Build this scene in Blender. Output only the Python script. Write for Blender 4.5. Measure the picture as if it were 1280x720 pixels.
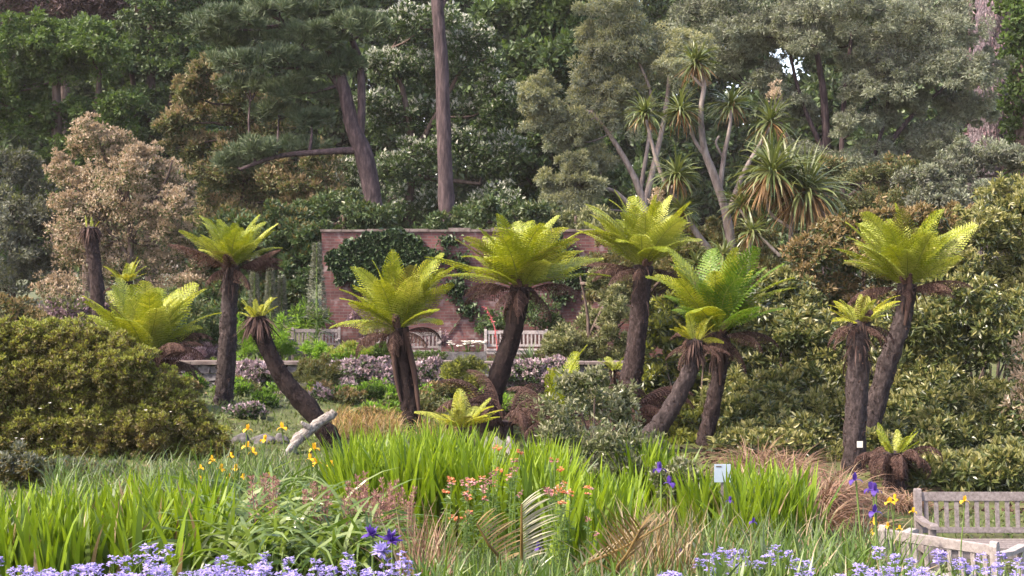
import bpy, bmesh, math, random
import numpy as np
from mathutils import Vector, Matrix, noise as mnoise

# ------------------------------------------------------------------ scene, camera, light
scene = bpy.context.scene
for o in list(bpy.data.objects):
    bpy.data.objects.remove(o, do_unlink=True)
COL = scene.collection
R = math.radians
CAMZ, HOR, FPX = 3.6, 330.0, 1777.8          # eye height, horizon row, focal length in photo pixels

cam_d = bpy.data.cameras.new('camera'); cam_d.lens = 50.0; cam_d.sensor_width = 36.0
cam_d.clip_start = 0.1; cam_d.clip_end = 2000
cam_d.shift_y = -(360 - HOR) / 1280.0
cam = bpy.data.objects.new('camera', cam_d); COL.objects.link(cam)
cam.location = (0, 0, CAMZ); cam.rotation_euler = (R(90), 0, 0)
scene.camera = cam

TO_SUN = Vector((-0.60, -0.28, 0.75)).normalized()
w = bpy.data.worlds.new('World'); scene.world = w; w.use_nodes = True
nt = w.node_tree; nt.nodes.clear()
sky = nt.nodes.new('ShaderNodeTexSky'); sky.sky_type = 'NISHITA'; sky.sun_disc = False
sky.sun_elevation = math.asin(TO_SUN.z); sky.sun_rotation = math.atan2(TO_SUN.x, TO_SUN.y)
sky.air_density = 1.0; sky.dust_density = 2.5; sky.ozone_density = 1.0
bg = nt.nodes.new('ShaderNodeBackground'); bg.inputs['Strength'].default_value = 0.15
wo = nt.nodes.new('ShaderNodeOutputWorld')
wm = nt.nodes.new('ShaderNodeMix'); wm.data_type = 'RGBA'; wm.blend_type = 'MULTIPLY'; wm.inputs['Factor'].default_value = 1
wm.inputs['B'].default_value = (1.13, .97, .92, 1)
nt.links.new(sky.outputs[0], wm.inputs['A']); nt.links.new(wm.outputs['Result'], bg.inputs['Color']); nt.links.new(bg.outputs[0], wo.inputs['Surface'])

sl = bpy.data.lights.new('sun', 'SUN'); sl.energy = 2.3; sl.angle = R(2.5); sl.color = (1.0, 0.89, 0.74)
so = bpy.data.objects.new('sun', sl); COL.objects.link(so)
so.rotation_euler = TO_SUN.to_track_quat('Z', 'Y').to_euler(); so.location = (-30, 10, 40)

vs = scene.view_settings
vs.view_transform = 'Standard'; vs.look = 'None'; vs.gamma = 1.0; vs.use_curve_mapping = False
vs.exposure = 2.2
cy = scene.cycles
cy.max_bounces = 6; cy.diffuse_bounces = 3; cy.glossy_bounces = 2; cy.transmission_bounces = 4
cy.transparent_max_bounces = 4; cy.use_denoising = True; cy.sample_clamp_indirect = 3.0; cy.sample_clamp_direct = 12.0

rng = np.random.default_rng(7)
random.seed(7)

# ------------------------------------------------------------------ placing
def P(px, py, d):
    return np.array([(px - 640.0) * d / FPX, d, CAMZ - (py - HOR) * d / FPX])
def PX(px, d):
    return (px - 640.0) * d / FPX

ANCH = [(-400, 0, 1.95), (640, 0, 1.95), (1700, 0, 1.95), (640, 5, 1.9), (100, 5, 1.9), (1200, 5, 1.85),
        (100, 7, 1.75), (100, 9.5, 1.45), (100, 13, 1.25), (150, 17.5, 1.2), (60, 22, 1.5), (60, 27, 1.6), (-300, 20, 1.5),
        (600, 7, 1.72), (600, 9, 1.5), (600, 12, 1.3), (600, 15, 1.22), (600, 20, 1.15), (600, 23, 1.1), (500, 28, .95),
        (600, 30, .85), (300, 24, 1.25), (300, 19, 1.15), (300, 30, .9),
        (1000, 8, 1.5), (1000, 10, 1.2), (1000, 13, .95), (1000, 16, .82), (1080, 19, .85), (880, 20, .95), (1200, 14.5, .37), (1250, 12.7, .35),
        (1250, 17, .62), (1200, 22, .8), (1000, 28, .95), (1600, 15, .4), (1600, 25, 1.0)]
AX = np.array([[PX(a, b), b, c] for a, b, c in ANCH])
def ground(x, y):
    x = np.atleast_1d(np.asarray(x, float)); y = np.atleast_1d(np.asarray(y, float))
    out = np.empty_like(x)
    for s in range(0, len(x), 20000):
        xs, ys = x[s:s+20000], y[s:s+20000]
        d2 = (xs[:, None] - AX[None, :, 0])**2 + (ys[:, None] - AX[None, :, 1])**2 + 0.25
        wt = d2**-1.7
        z = (wt * AX[None, :, 2]).sum(1) / wt.sum(1)
        far = np.clip((ys - 31.0) / 0.6, 0, 1)
        z = z * (1 - far) + 1.05 * far
        out[s:s+20000] = z
    return out
def gz(x, y):
    return float(ground(x, y)[0])
def G(px, d):
    x = PX(px, d); return np.array([x, d, gz(x, d)])

# ------------------------------------------------------------------ mesh building
class MB:
    """collects vertices and faces (quads or triangles) of one mesh"""
    def __init__(s):
        s.v = []; s.q = []; s.t = []; s.qm = []; s.tm = []; s.n = 0
    def add(s, v, f, mat=0):
        v = np.asarray(v, np.float32).reshape(-1, 3); f = np.asarray(f, np.int64)
        if len(v) == 0 or len(f) == 0: return s
        s.v.append(v)
        if f.shape[1] == 4: s.q.append(f + s.n); s.qm.append(np.full(len(f), mat, np.int32))
        else: s.t.append(f + s.n); s.tm.append(np.full(len(f), mat, np.int32))
        s.n += len(v); return s
    def mesh(s, name, mats, smooth=False, origin=None):
        me = bpy.data.meshes.new(name)
        v = np.concatenate(s.v) if s.v else np.zeros((0, 3), np.float32)
        if origin is not None: v = v - np.asarray(origin, np.float32)
        q = np.concatenate(s.q) if s.q else np.zeros((0, 4), np.int64)
        t = np.concatenate(s.t) if s.t else np.zeros((0, 3), np.int64)
        loops = np.concatenate([q.ravel(), t.ravel()]).astype(np.int32)
        starts = np.concatenate([np.arange(len(q)) * 4, len(q) * 4 + np.arange(len(t)) * 3]).astype(np.int32)
        me.vertices.add(len(v)); me.vertices.foreach_set('co', v.ravel().astype(np.float32))
        me.loops.add(len(loops)); me.loops.foreach_set('vertex_index', loops)
        me.polygons.add(len(starts)); me.polygons.foreach_set('loop_start', starts)
        mi = np.concatenate([*(s.qm or []), *(s.tm or [])]) if (s.qm or s.tm) else np.zeros(0, np.int32)
        for m in mats: me.materials.append(m)
        me.polygons.foreach_set('material_index', mi.astype(np.int32))
        me.update(calc_edges=True)
        me.polygons.foreach_set('use_smooth', np.full(len(starts), smooth, bool))
        return me
    def obj(s, name, mats, parent=None, smooth=False, origin=None):
        """one object; its origin at `origin` (world), or at the parent's place"""
        if not isinstance(mats, (list, tuple)): mats = [mats]
        if origin is None and parent is not None: origin = ROOT.get(parent.name, (0, 0, 0))
        me = s.mesh(name, mats, smooth, origin)
        o = bpy.data.objects.new(name, me); COL.objects.link(o)
        if parent is not None: o.parent = parent; ROOT[o.name] = tuple(origin)
        elif origin is not None: o.location = tuple(origin); ROOT[o.name] = tuple(origin)
        return o
ROOT = {}
def tag(o, label=None, cat=None, group=None, kind=None):
    if label: o['label'] = label
    if cat: o['category'] = cat
    if group: o['group'] = group
    if kind: o['kind'] = kind
    return o
def thing(name, loc, label, cat, group=None):
    o = bpy.data.objects.new(name, None); COL.objects.link(o)
    o.location = tuple(loc); o.empty_display_size = 0.1; ROOT[o.name] = tuple(float(a) for a in loc)
    return tag(o, label, cat, group)
def copy_tree(o, parent=None):
    c = o.copy(); COL.objects.link(c)
    if parent is not None: c.parent = parent
    for ch in list(o.children): copy_tree(ch, c)
    return c
def norm(a):
    return a / np.maximum(np.linalg.norm(a, axis=-1, keepdims=True), 1e-9)

def tube(mb, pts, rad, nseg=10, mat=0, bump=0.0, sub=0, seed=0, cap=True, freq=3.0):
    pts = np.asarray(pts, float); rad = np.asarray(rad, float)
    if sub:
        k = len(pts); t = np.linspace(0, k - 1, (k - 1) * sub + 1)
        i = np.clip(t.astype(int), 0, k - 2); f = (t - i)[:, None]
        p0 = pts[np.clip(i - 1, 0, k - 1)]; p1 = pts[i]; p2 = pts[i + 1]; p3 = pts[np.clip(i + 2, 0, k - 1)]
        pts2 = .5 * (2 * p1 + (p2 - p0) * f + (2 * p0 - 5 * p1 + 4 * p2 - p3) * f**2 + (3 * p1 - p0 - 3 * p2 + p3) * f**3)
        rad = np.interp(t, np.arange(k), rad); pts = pts2
    n = len(pts)
    T = norm(np.gradient(pts, axis=0))
    ref = np.array([0.0, 1.0, 0.0]) if abs(T[0][1]) < .8 else np.array([1.0, 0, 0])
    A = norm(np.cross(T, ref)); B = np.cross(T, A)
    th = np.linspace(0, 2 * np.pi, nseg, endpoint=False)
    rr = np.repeat(rad[:, None], nseg, 1)
    if bump:
        for i in range(n):
            for j in range(nseg):
                q = Vector((math.cos(th[j]) * freq * .5, math.sin(th[j]) * freq * .5, 0)) + Vector((seed * 3.1, seed, i * .35))
                rr[i, j] *= 1 + bump * mnoise.noise(q) + bump * .5 * random.uniform(-1, 1)
    v = pts[:, None] + rr[..., None] * (np.cos(th)[None, :, None] * A[:, None] + np.sin(th)[None, :, None] * B[:, None])
    i, j = np.meshgrid(np.arange(n - 1), np.arange(nseg), indexing='ij'); j2 = (j + 1) % nseg
    f = np.stack([i * nseg + j, i * nseg + j2, (i + 1) * nseg + j2, (i + 1) * nseg + j], -1).reshape(-1, 4)
    mb.add(v.reshape(-1, 3), f, mat)
    if cap:
        for e, p in ((0, pts[0]), (n - 1, pts[-1])):
            ring = v[e]; vv = np.vstack([ring, p + T[e] * (rad[e] * .25 if e else -rad[e] * .1)])
            a = np.arange(nseg); mb.add(vv, np.stack([a, (a + 1) % nseg, np.full(nseg, nseg)], -1), mat)
    return pts, rad

def blades(mb, p0, az, e0, bend, L, W, nseg=5, mat=0, roll=0.35, prof='strap', pw=1.4):
    """curved tapering leaf strips: base points, azimuth, starting elevation, total bend, length, width"""
    p0 = np.asarray(p0, float).reshape(-1, 3); N = len(p0)
    bc = lambda a: np.broadcast_to(np.asarray(a, float), (N,))
    az, e0, bend, L, W = map(bc, (az, e0, bend, L, W))
    t = np.linspace(0, 1, nseg + 1); tm = (t[:-1] + t[1:]) / 2
    el = e0[:, None] - bend[:, None] * tm[None]**pw
    dl = (L / nseg)[:, None]
    hx = np.concatenate([np.zeros((N, 1)), np.cumsum(np.cos(el) * dl, 1)], 1)
    hz = np.concatenate([np.zeros((N, 1)), np.cumsum(np.sin(el) * dl, 1)], 1)
    ca, sa = np.cos(az)[:, None], np.sin(az)[:, None]
    c = p0[:, None] + np.stack([hx * ca, hx * sa, hz], -1)
    ele = np.concatenate([el[:, :1], el], 1)
    nrm = np.stack([-np.sin(ele) * ca, -np.sin(ele) * sa, np.cos(ele)], -1)
    side = np.stack([-np.sin(az), np.cos(az), np.zeros(N)], -1)[:, None]
    rl = rng.normal(0, roll, N)[:, None, None] if np.isscalar(roll) else np.asarray(roll)[:, None, None]
    s = side * np.cos(rl) + nrm * np.sin(rl)
    if prof == 'strap': wt = np.minimum(1, .55 + t * 1.6) * (1 - t**2.6) + .02
    elif prof == 'petal': wt = np.sin(np.pi * np.clip(t * .88 + .09, 0, 1))**.8
    elif prof == 'spear': wt = np.minimum(1, .3 + t * 2.2) * (1 - t)**.8 + .02
    else: wt = 1 - t * .85
    hw = (W[:, None] * wt[None] / 2)[..., None]
    v = np.stack([c - s * hw, c + s * hw], 2).reshape(N, -1, 3)
    k = np.arange(nseg) * 2; f1 = np.stack([k, k + 1, k + 3, k + 2], -1)
    f = (f1[None] + (np.arange(N) * 2 * (nseg + 1))[:, None, None]).reshape(-1, 4)
    mb.add(v.reshape(-1, 3), f, mat)

def leaves(mb, c, a, L, W, mat=0, fold=0.25, hexa=False):
    """small leaf faces: base points c, axes a"""
    N = len(c); a = norm(a)
    r = rng.normal(size=(N, 3)); b = norm(np.cross(a, r)); n = np.cross(a, b)
    L = np.broadcast_to(np.asarray(L, float), (N,))[:, None]; W = np.broadcast_to(np.asarray(W, float), (N,))[:, None]
    if not hexa:
        v = np.stack([c, c + a * L * .45 + b * W / 2 + n * W * fold, c + a * L, c + a * L * .45 - b * W / 2 + n * W * fold], 1)
        f = np.arange(N * 4).reshape(-1, 4)
        mb.add(v.reshape(-1, 3), f, mat)
    else:
        up = n * W * fold
        tip = c + a * L - n * L * .12
        v = np.stack([c, c + a * L * .3 + b * W * .46 + up, c + a * L * .7 + b * W * .36 + up * .6, tip,
                      c + a * L * .3 - b * W * .46 + up, c + a * L * .7 - b * W * .36 + up * .6], 1)
        k = (np.arange(N) * 6)[:, None]
        f = np.concatenate([k + np.array([[0, 3, 2, 1]]), k + np.array([[0, 4, 5, 3]])], 0)
        mb.add(v.reshape(-1, 3), f, mat)

def sph(N, front=0.55):
    u = norm(rng.normal(size=(int(N * 1.6) + 8, 3)))
    keep = ~((u[:, 1] > .35) & (rng.random(len(u)) < front)) & ~((u[:, 2] < -.55) & (rng.random(len(u)) < .6))
    u = u[keep]
    while len(u) < N: u = np.concatenate([u, u])
    return u[:N]

def clumps(mb, cen, rad, n, L, W, mat=0, nsub=14, subr=.36, up=0.3, out=1.0, jit=.8, flat=.8, hexa=False, tipmat=None, tipfrac=0, droop=0):
    """foliage: each clump (centre, 3 radii) is made of smaller leaf balls over its surface"""
    for c, r in zip(cen, rad):
        c = np.asarray(c, float); r = np.asarray(r, float)
        u = sph(nsub)
        sc = c + u * r * np.where(rng.random((nsub, 1)) < .22, rng.uniform(.95, 1.28, (nsub, 1)), rng.uniform(.4, 1.0, (nsub, 1)))
        sr = r.mean() * subr * rng.uniform(.5, 1.45, nsub); an = rng.uniform(.6, 1.5, (nsub, 3)) * np.array([1, 1, flat])
        k = rng.integers(0, nsub, n)
        v = sph(n)
        pos = sc[k] + v * (sr[k] * rng.uniform(.25, 1.12, n)**.6)[:, None] * an[k]
        ax = v * out + rng.normal(size=(n, 3)) * jit + np.array([0, 0, up - droop])
        sz = rng.uniform(.7, 1.25, n)
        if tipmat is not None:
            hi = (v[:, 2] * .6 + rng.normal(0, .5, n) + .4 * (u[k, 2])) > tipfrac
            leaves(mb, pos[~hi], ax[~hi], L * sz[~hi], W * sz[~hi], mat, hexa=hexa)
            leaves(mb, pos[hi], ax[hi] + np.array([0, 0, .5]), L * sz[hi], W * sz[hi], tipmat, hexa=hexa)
        else:
            leaves(mb, pos, ax, L * sz, W * sz, mat, hexa=hexa)

# ------------------------------------------------------------------ materials
def newmat(name):
    m = bpy.data.materials.new(name); m.use_nodes = True
    n = m.node_tree; n.nodes.clear()
    return m, n, n.nodes, n.links
def ramp(nodes, cols, pos=None, interp='LINEAR'):
    r = nodes.new('ShaderNodeValToRGB'); cr = r.color_ramp; cr.interpolation = interp
    pos = pos or [i / max(1, len(cols) - 1) for i in range(len(cols))]
    while len(cr.elements) < len(cols): cr.elements.new(.5)
    for e, p, c in zip(cr.elements, pos, cols): e.position = p; e.color = (*c, 1)
    return r
def leafmat(name, cols, trans=.35, rough=.5, spec=.3, tint=None, nscale=.6, tcol=None):
    """leaf: colour varies leaf by leaf, and in patches; part of the light passes through"""
    m, n, N, Lk = newmat(name)
    geo = N.new('ShaderNodeNewGeometry')
    r = ramp(N, cols); Lk.new(geo.outputs['Random Per Island'], r.inputs[0])
    tc = N.new('ShaderNodeTexCoord'); nz = N.new('ShaderNodeTexNoise'); nz.inputs['Scale'].default_value = nscale; nz.inputs['Detail'].default_value = 3
    Lk.new(tc.outputs['Object'], nz.inputs['Vector'])
    mx = N.new('ShaderNodeMix'); mx.data_type = 'RGBA'; mx.blend_type = 'MIX'
    mr = N.new('ShaderNodeMapRange'); mr.inputs[1].default_value = .42; mr.inputs[2].default_value = .68; mr.inputs[3].default_value = 0; mr.inputs[4].default_value = .75
    Lk.new(nz.outputs['Fac'], mr.inputs[0]); Lk.new(mr.outputs[0], mx.inputs['Factor'])
    Lk.new(r.outputs[0], mx.inputs['A'])
    tint = tint or tuple(c * .7 for c in cols[len(cols) // 2])
    mx.inputs['B'].default_value = (*tint, 1)
    p = N.new('ShaderNodeBsdfPrincipled'); p.inputs['Roughness'].default_value = rough; p.inputs['Specular IOR Level'].default_value = spec
    Lk.new(mx.outputs['Result'], p.inputs['Base Color'])
    out = N.new('ShaderNodeOutputMaterial')
    if trans > 0:
        tr = N.new('ShaderNodeBsdfTranslucent'); ms = N.new('ShaderNodeMixShader'); ms.inputs[0].default_value = trans
        hs = N.new('ShaderNodeMix'); hs.data_type = 'RGBA'; hs.blend_type = 'MULTIPLY'; hs.inputs['Factor'].default_value = 1
        hs.inputs['B'].default_value = (*(tcol or (1.35, 1.35, .7)), 1)
        Lk.new(mx.outputs['Result'], hs.inputs['A']); Lk.new(hs.outputs['Result'], tr.inputs['Color'])
        Lk.new(p.outputs[0], ms.inputs[1]); Lk.new(tr.outputs[0], ms.inputs[2]); Lk.new(ms.outputs[0], out.inputs[0])
    else: Lk.new(p.outputs[0], out.inputs[0])
    return m
def surfmat(name, cols, scale=(6, 6, 6), rough=.85, bump=.4, detail=6, spec=.2, dist=.02, pos=None, rot=0):
    """solid surface: noise coloured between cols, with bump"""
    m, n, N, Lk = newmat(name)
    tc = N.new('ShaderNodeTexCoord'); mp = N.new('ShaderNodeMapping'); mp.inputs['Scale'].default_value = scale
    if rot:
        mp.vector_type = 'TEXTURE'; mp.inputs['Rotation'].default_value = (0, rot, 0); mp.inputs['Scale'].default_value = tuple(1 / a for a in scale)
    Lk.new(tc.outputs['Object'], mp.inputs[0])
    nz = N.new('ShaderNodeTexNoise'); nz.inputs['Scale'].default_value = 1; nz.inputs['Detail'].default_value = detail; nz.inputs['Roughness'].default_value = .65
    Lk.new(mp.outputs[0], nz.inputs['Vector'])
    r = ramp(N, cols, pos or [.3 + .4 * i / max(1, len(cols) - 1) for i in range(len(cols))]); Lk.new(nz.outputs['Fac'], r.inputs[0])
    p = N.new('ShaderNodeBsdfPrincipled'); p.inputs['Roughness'].default_value = rough; p.inputs['Specular IOR Level'].default_value = spec
    Lk.new(r.outputs[0], p.inputs['Base Color'])
    bp = N.new('ShaderNodeBump'); bp.inputs['Strength'].default_value = bump; bp.inputs['Distance'].default_value = dist
    Lk.new(nz.outputs['Fac'], bp.inputs['Height']); Lk.new(bp.outputs[0], p.inputs['Normal'])
    out = N.new('ShaderNodeOutputMaterial'); Lk.new(p.outputs[0], out.inputs[0])
    return m

M = {}
M['soil'] = surfmat('soil', [(.03, .024, .015), (.05, .055, .02), (.07, .085, .025), (.11, .085, .05)], (2.2, 2.2, 2.2), bump=.8, dist=.05)
M['fern_bark'] = surfmat('fern_bark', [(.009, .006, .005), (.026, .017, .016), (.066, .049, .047)], (22, 22, 13), bump=1.0, dist=.03)
M['fern_bark_dark'] = surfmat('fern_bark_dark', [(.005, .003, .003), (.015, .009, .008), (.032, .021, .019)], (22, 22, 13), bump=1.0, dist=.03)
M['fern_bark_grey'] = surfmat('fern_bark_grey', [(.011, .008, .008), (.031, .023, .022), (.078, .061, .059)], (22, 22, 13), bump=1.0, dist=.03)
M['fibre'] = leafmat('fibre', [(.025, .015, .012), (.055, .034, .028), (.10, .066, .056)], trans=.1, spec=.1, rough=.8)
M['fern'] = leafmat('fern', [(.16, .205, .012), (.245, .285, .018), (.315, .335, .034)], trans=.42, rough=.45, spec=.35, tint=(.14, .19, .012), nscale=1.2, tcol=(1.28, 1.17, .5))
M['fern_pale'] = leafmat('fern_pale', [(.26, .30, .045), (.345, .37, .065), (.43, .43, .11)], trans=.4, rough=.42, spec=.4, tint=(.18, .24, .03), nscale=1.2, tcol=(1.2, 1.15, .6))
M['fern_old'] = leafmat('fern_old', [(.09, .12, .014), (.14, .16, .02), (.19, .17, .035)], trans=.4, rough=.5, spec=.3, tint=(.13, .10, .03), nscale=1.5, tcol=(1.2, 1.1, .5))
M['fern_deep'] = leafmat('fern_deep', [(.07, .14, .014), (.11, .19, .018), (.16, .23, .025)], trans=.42, rough=.45, spec=.35, tint=(.09, .17, .02), nscale=1.2, tcol=(1.3, 1.25, .6))
M['fern_young'] = leafmat('fern_young', [(.25, .28, .016), (.34, .34, .025), (.42, .40, .07)], trans=.45, rough=.45, spec=.3, tint=(.22, .26, .015), nscale=2, tcol=(1.2, 1.1, .5))
M['fern_dead'] = leafmat('fern_dead', [(.035, .020, .017), (.07, .042, .034), (.12, .078, .062)], trans=.3, rough=.8, spec=.1, tint=(.06, .035, .03), tcol=(1.2, 1, .8))
M['crozier'] = surfmat('crozier', [(.05, .028, .022), (.13, .075, .06)], (30, 30, 30), bump=.6)
M['bark_pine'] = surfmat('bark_pine', [(.017, .012, .014), (.050, .036, .037), (.105, .075, .075)], (9, 9, 2.2), bump=1.0, dist=.06)
M['bark_brown'] = surfmat('bark_brown', [(.02, .015, .012), (.07, .05, .04), (.13, .10, .085)], (8, 8, 2), bump=.9, dist=.04)
M['bark_pale'] = surfmat('bark_pale', [(.07, .055, .048), (.15, .125, .11), (.23, .20, .18)], (9, 9, 3), bump=.6, dist=.03)
M['bark_purple'] = surfmat('bark_purple', [(.04, .03, .035), (.10, .08, .09), (.28, .24, .26)], (14, 14, 6), bump=1.0, dist=.1)
M['twig'] = surfmat('twig', [(.03, .02, .016), (.10, .075, .06)], (10, 10, 10), bump=.3)
M['oldwood'] = surfmat('oldwood', [(.09, .075, .07), (.15, .13, .125), (.22, .195, .185)], (34, 34, 34), bump=.25, rough=.8, dist=.004)
M['oldwood_pale'] = surfmat('oldwood_pale', [(.16, .14, .13), (.24, .215, .205), (.32, .29, .28)], (30, 30, 30), bump=.25, rough=.8, dist=.004)
M['driftwood'] = surfmat('driftwood', [(.045, .034, .028), (.19, .17, .15), (.36, .34, .30)], (5, 45, 45), bump=1.0, rough=.8, dist=.02, rot=-R(42))
M['stone'] = surfmat('stone', [(.03, .028, .028), (.09, .083, .083), (.17, .16, .16)], (7, 7, 7), bump=.9, dist=.03)
M['coping'] = surfmat('coping', [(.06, .045, .04), (.12, .095, .085), (.20, .17, .155)], (5, 5, 5), bump=.6, dist=.02)
M['stem'] = surfmat('stem', [(.06, .10, .025), (.12, .17, .04)], (20, 20, 20), bump=.1)

def brickmat():
    m, n, N, Lk = newmat('brick')
    tc = N.new('ShaderNodeTexCoord'); mp = N.new('ShaderNodeMapping'); mp.inputs['Rotation'].default_value = (R(90), 0, 0)
    Lk.new(tc.outputs['Object'], mp.inputs[0])
    b = N.new('ShaderNodeTexBrick'); b.inputs['Scale'].default_value = 1.0
    b.inputs['Brick Width'].default_value = .235; b.inputs['Row Height'].default_value = .078; b.inputs['Mortar Size'].default_value = .011
    b.inputs['Color1'].default_value = (.115, .052, .048, 1); b.inputs['Color2'].default_value = (.07, .034, .034, 1); b.inputs['Mortar'].default_value = (.095, .072, .068, 1)
    b.inputs['Bias'].default_value = 0; b.inputs['Mortar Smooth'].default_value = .2
    Lk.new(mp.outputs[0], b.inputs['Vector'])
    nz = N.new('ShaderNodeTexNoise'); nz.inputs['Scale'].default_value = .9; nz.inputs['Detail'].default_value = 8; nz.inputs['Roughness'].default_value = .7
    Lk.new(tc.outputs['Object'], nz.inputs['Vector'])
    r = ramp(N, [(.32, .32, .34), (1, .95, .95), (1.8, 1.7, 1.75)], [.3, .5, .72]); Lk.new(nz.outputs['Fac'], r.inputs[0])
    mx = N.new('ShaderNodeMix'); mx.data_type = 'RGBA'; mx.blend_type = 'MULTIPLY'; mx.inputs['Factor'].default_value = .9
    Lk.new(b.outputs['Color'], mx.inputs['A']); Lk.new(r.outputs[0], mx.inputs['B'])
    n2 = N.new('ShaderNodeTexNoise'); n2.inputs['Scale'].default_value = 3.5; n2.inputs['Detail'].default_value = 5
    Lk.new(tc.outputs['Object'], n2.inputs['Vector'])
    r2 = ramp(N, [(0, 0, 0), (1, 1, 1)], [.56, .7]); Lk.new(n2.outputs['Fac'], r2.inputs[0])
    m2 = N.new('ShaderNodeMix'); m2.data_type = 'RGBA'; m2.inputs['B'].default_value = (.30, .27, .27, 1)
    ma = N.new('ShaderNodeMath'); ma.operation = 'MULTIPLY'; ma.inputs[1].default_value = .45
    Lk.new(r2.outputs[0], ma.inputs[0]); Lk.new(ma.outputs[0], m2.inputs['Factor']); Lk.new(mx.outputs['Result'], m2.inputs['A'])
    p = N.new('ShaderNodeBsdfPrincipled'); p.inputs['Roughness'].default_value = .9; p.inputs['Specular IOR Level'].default_value = .15
    Lk.new(m2.outputs['Result'], p.inputs['Base Color'])
    bp = N.new('ShaderNodeBump'); bp.inputs['Strength'].default_value = .7; bp.inputs['Distance'].default_value = .015
    Lk.new(b.outputs['Color'], bp.inputs['Height']); Lk.new(bp.outputs[0], p.inputs['Normal'])
    out = N.new('ShaderNodeOutputMaterial'); Lk.new(p.outputs[0], out.inputs[0])
    return m
M['brick'] = brickmat()
LM = lambda k, *a, **kw: M.__setitem__(k, leafmat(k, *a, **kw))
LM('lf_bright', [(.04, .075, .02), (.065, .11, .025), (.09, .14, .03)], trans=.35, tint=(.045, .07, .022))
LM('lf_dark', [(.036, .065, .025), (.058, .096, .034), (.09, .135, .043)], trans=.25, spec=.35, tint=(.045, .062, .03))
LM('lf_olive', [(.07, .085, .034), (.11, .125, .05), (.15, .16, .07)], trans=.3, tint=(.05, .06, .025))
LM('lf_copper', [(.05, .03, .035), (.08, .05, .05), (.10, .07, .065)], trans=.2, tint=(.06, .04, .045))
LM('lf_greygreen', [(.075, .085, .065), (.115, .125, .095), (.165, .17, .13)], trans=.25, tint=(.085, .09, .07))
LM('lf_tan', [(.27, .205, .135), (.36, .285, .195), (.47, .395, .295)], trans=.3, tint=(.25, .19, .12), tcol=(1.1, 1, .8))
LM('lf_peach', [(.16, .14, .065), (.23, .18, .10), (.31, .23, .14)], trans=.3, tint=(.15, .145, .065), tcol=(1.1, 1, .8))
LM('lf_pine', [(.055, .082, .042), (.09, .122, .06), (.13, .165, .085)], trans=.1, spec=.3, tint=(.06, .088, .048))
LM('lf_euca', [(.125, .15, .105), (.185, .21, .15), (.26, .28, .20)], trans=.25, spec=.4, tint=(.15, .165, .095))
LM('lf_eucy', [(.17, .18, .085), (.24, .24, .12), (.33, .315, .175)], trans=.3, spec=.4, tint=(.165, .18, .09))
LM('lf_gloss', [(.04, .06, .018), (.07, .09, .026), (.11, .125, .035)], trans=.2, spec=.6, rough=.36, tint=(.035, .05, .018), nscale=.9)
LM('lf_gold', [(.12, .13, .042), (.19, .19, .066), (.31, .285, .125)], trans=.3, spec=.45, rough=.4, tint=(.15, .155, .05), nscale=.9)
LM('lf_rust', [(.12, .085, .035), (.19, .135, .06), (.27, .20, .11)], trans=.25, spec=.25, tint=(.15, .115, .05))
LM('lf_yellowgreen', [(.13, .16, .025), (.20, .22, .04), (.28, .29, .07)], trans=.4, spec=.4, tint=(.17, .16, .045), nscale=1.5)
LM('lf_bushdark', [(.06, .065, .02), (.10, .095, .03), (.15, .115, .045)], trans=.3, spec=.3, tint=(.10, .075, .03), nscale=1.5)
LM('lf_lime', [(.10, .20, .02), (.16, .28, .03), (.22, .34, .04)], trans=.4, tint=(.10, .19, .02))
LM('lf_silver', [(.10, .12, .055), (.16, .17, .09), (.26, .25, .16)], trans=.2, spec=.5, tint=(.09, .10, .045), nscale=2)
LM('lf_heather', [(.20, .14, .15), (.32, .24, .25), (.46, .38, .38)], trans=.2, tint=(.22, .15, .17), nscale=1.5, tcol=(1, 1, 1))
LM('lf_plum', [(.13, .08, .09), (.20, .13, .14), (.28, .19, .20)], trans=.2, tint=(.15, .09, .11), tcol=(1, 1, 1))
LM('lf_ivy', [(.018, .035, .014), (.032, .06, .02), (.055, .09, .028)], trans=.1, spec=.45, tint=(.02, .04, .015), nscale=1.5)
LM('white_flower', [(.62, .60, .52), (.72, .70, .62), (.80, .78, .72)], trans=.3, tint=(.66, .64, .56), tcol=(1, 1, 1))
LM('cream_flower', [(.30, .31, .25), (.40, .41, .33), (.50, .50, .42)], trans=.3, tint=(.32, .34, .25), tcol=(1, 1, 1))
LM('strap', [(.06, .085, .022), (.10, .125, .036), (.16, .17, .065)], trans=.25, spec=.5, rough=.4, tint=(.07, .09, .025))
LM('strap_dead', [(.10, .06, .022), (.17, .10, .04), (.24, .155, .07)], trans=.3, tint=(.14, .085, .035), tcol=(1.2, 1, .7))
LM('blade_lime', [(.10, .165, .010), (.155, .23, .013), (.21, .29, .018)], trans=.45, spec=.22, rough=.45, tint=(.11, .18, .012), nscale=2, tcol=(1.25, 1.2, .5))
LM('blade_mid', [(.05, .10, .014), (.08, .14, .02), (.12, .18, .03)], trans=.42, spec=.4, rough=.4, tint=(.06, .10, .015), nscale=2, tcol=(1.25, 1.2, .6))
LM('blade_pale', [(.085, .13, .028), (.13, .18, .045), (.20, .25, .09)], trans=.4, spec=.6, rough=.33, tint=(.14, .20, .04), nscale=2, tcol=(1.2, 1.2, .7))
LM('blade_grey', [(.045, .07, .03), (.07, .10, .045), (.11, .14, .07)], trans=.35, spec=.4, tint=(.08, .11, .05), nscale=2)
LM('blade_dry', [(.16, .115, .06), (.24, .18, .10), (.34, .28, .17)], trans=.3, tint=(.18, .13, .07), tcol=(1.1, 1, .8))
LM('sedge', [(.12, .065, .04), (.19, .11, .07), (.27, .18, .125)], trans=.25, tint=(.14, .08, .05), tcol=(1.1, 1, .8))
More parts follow.
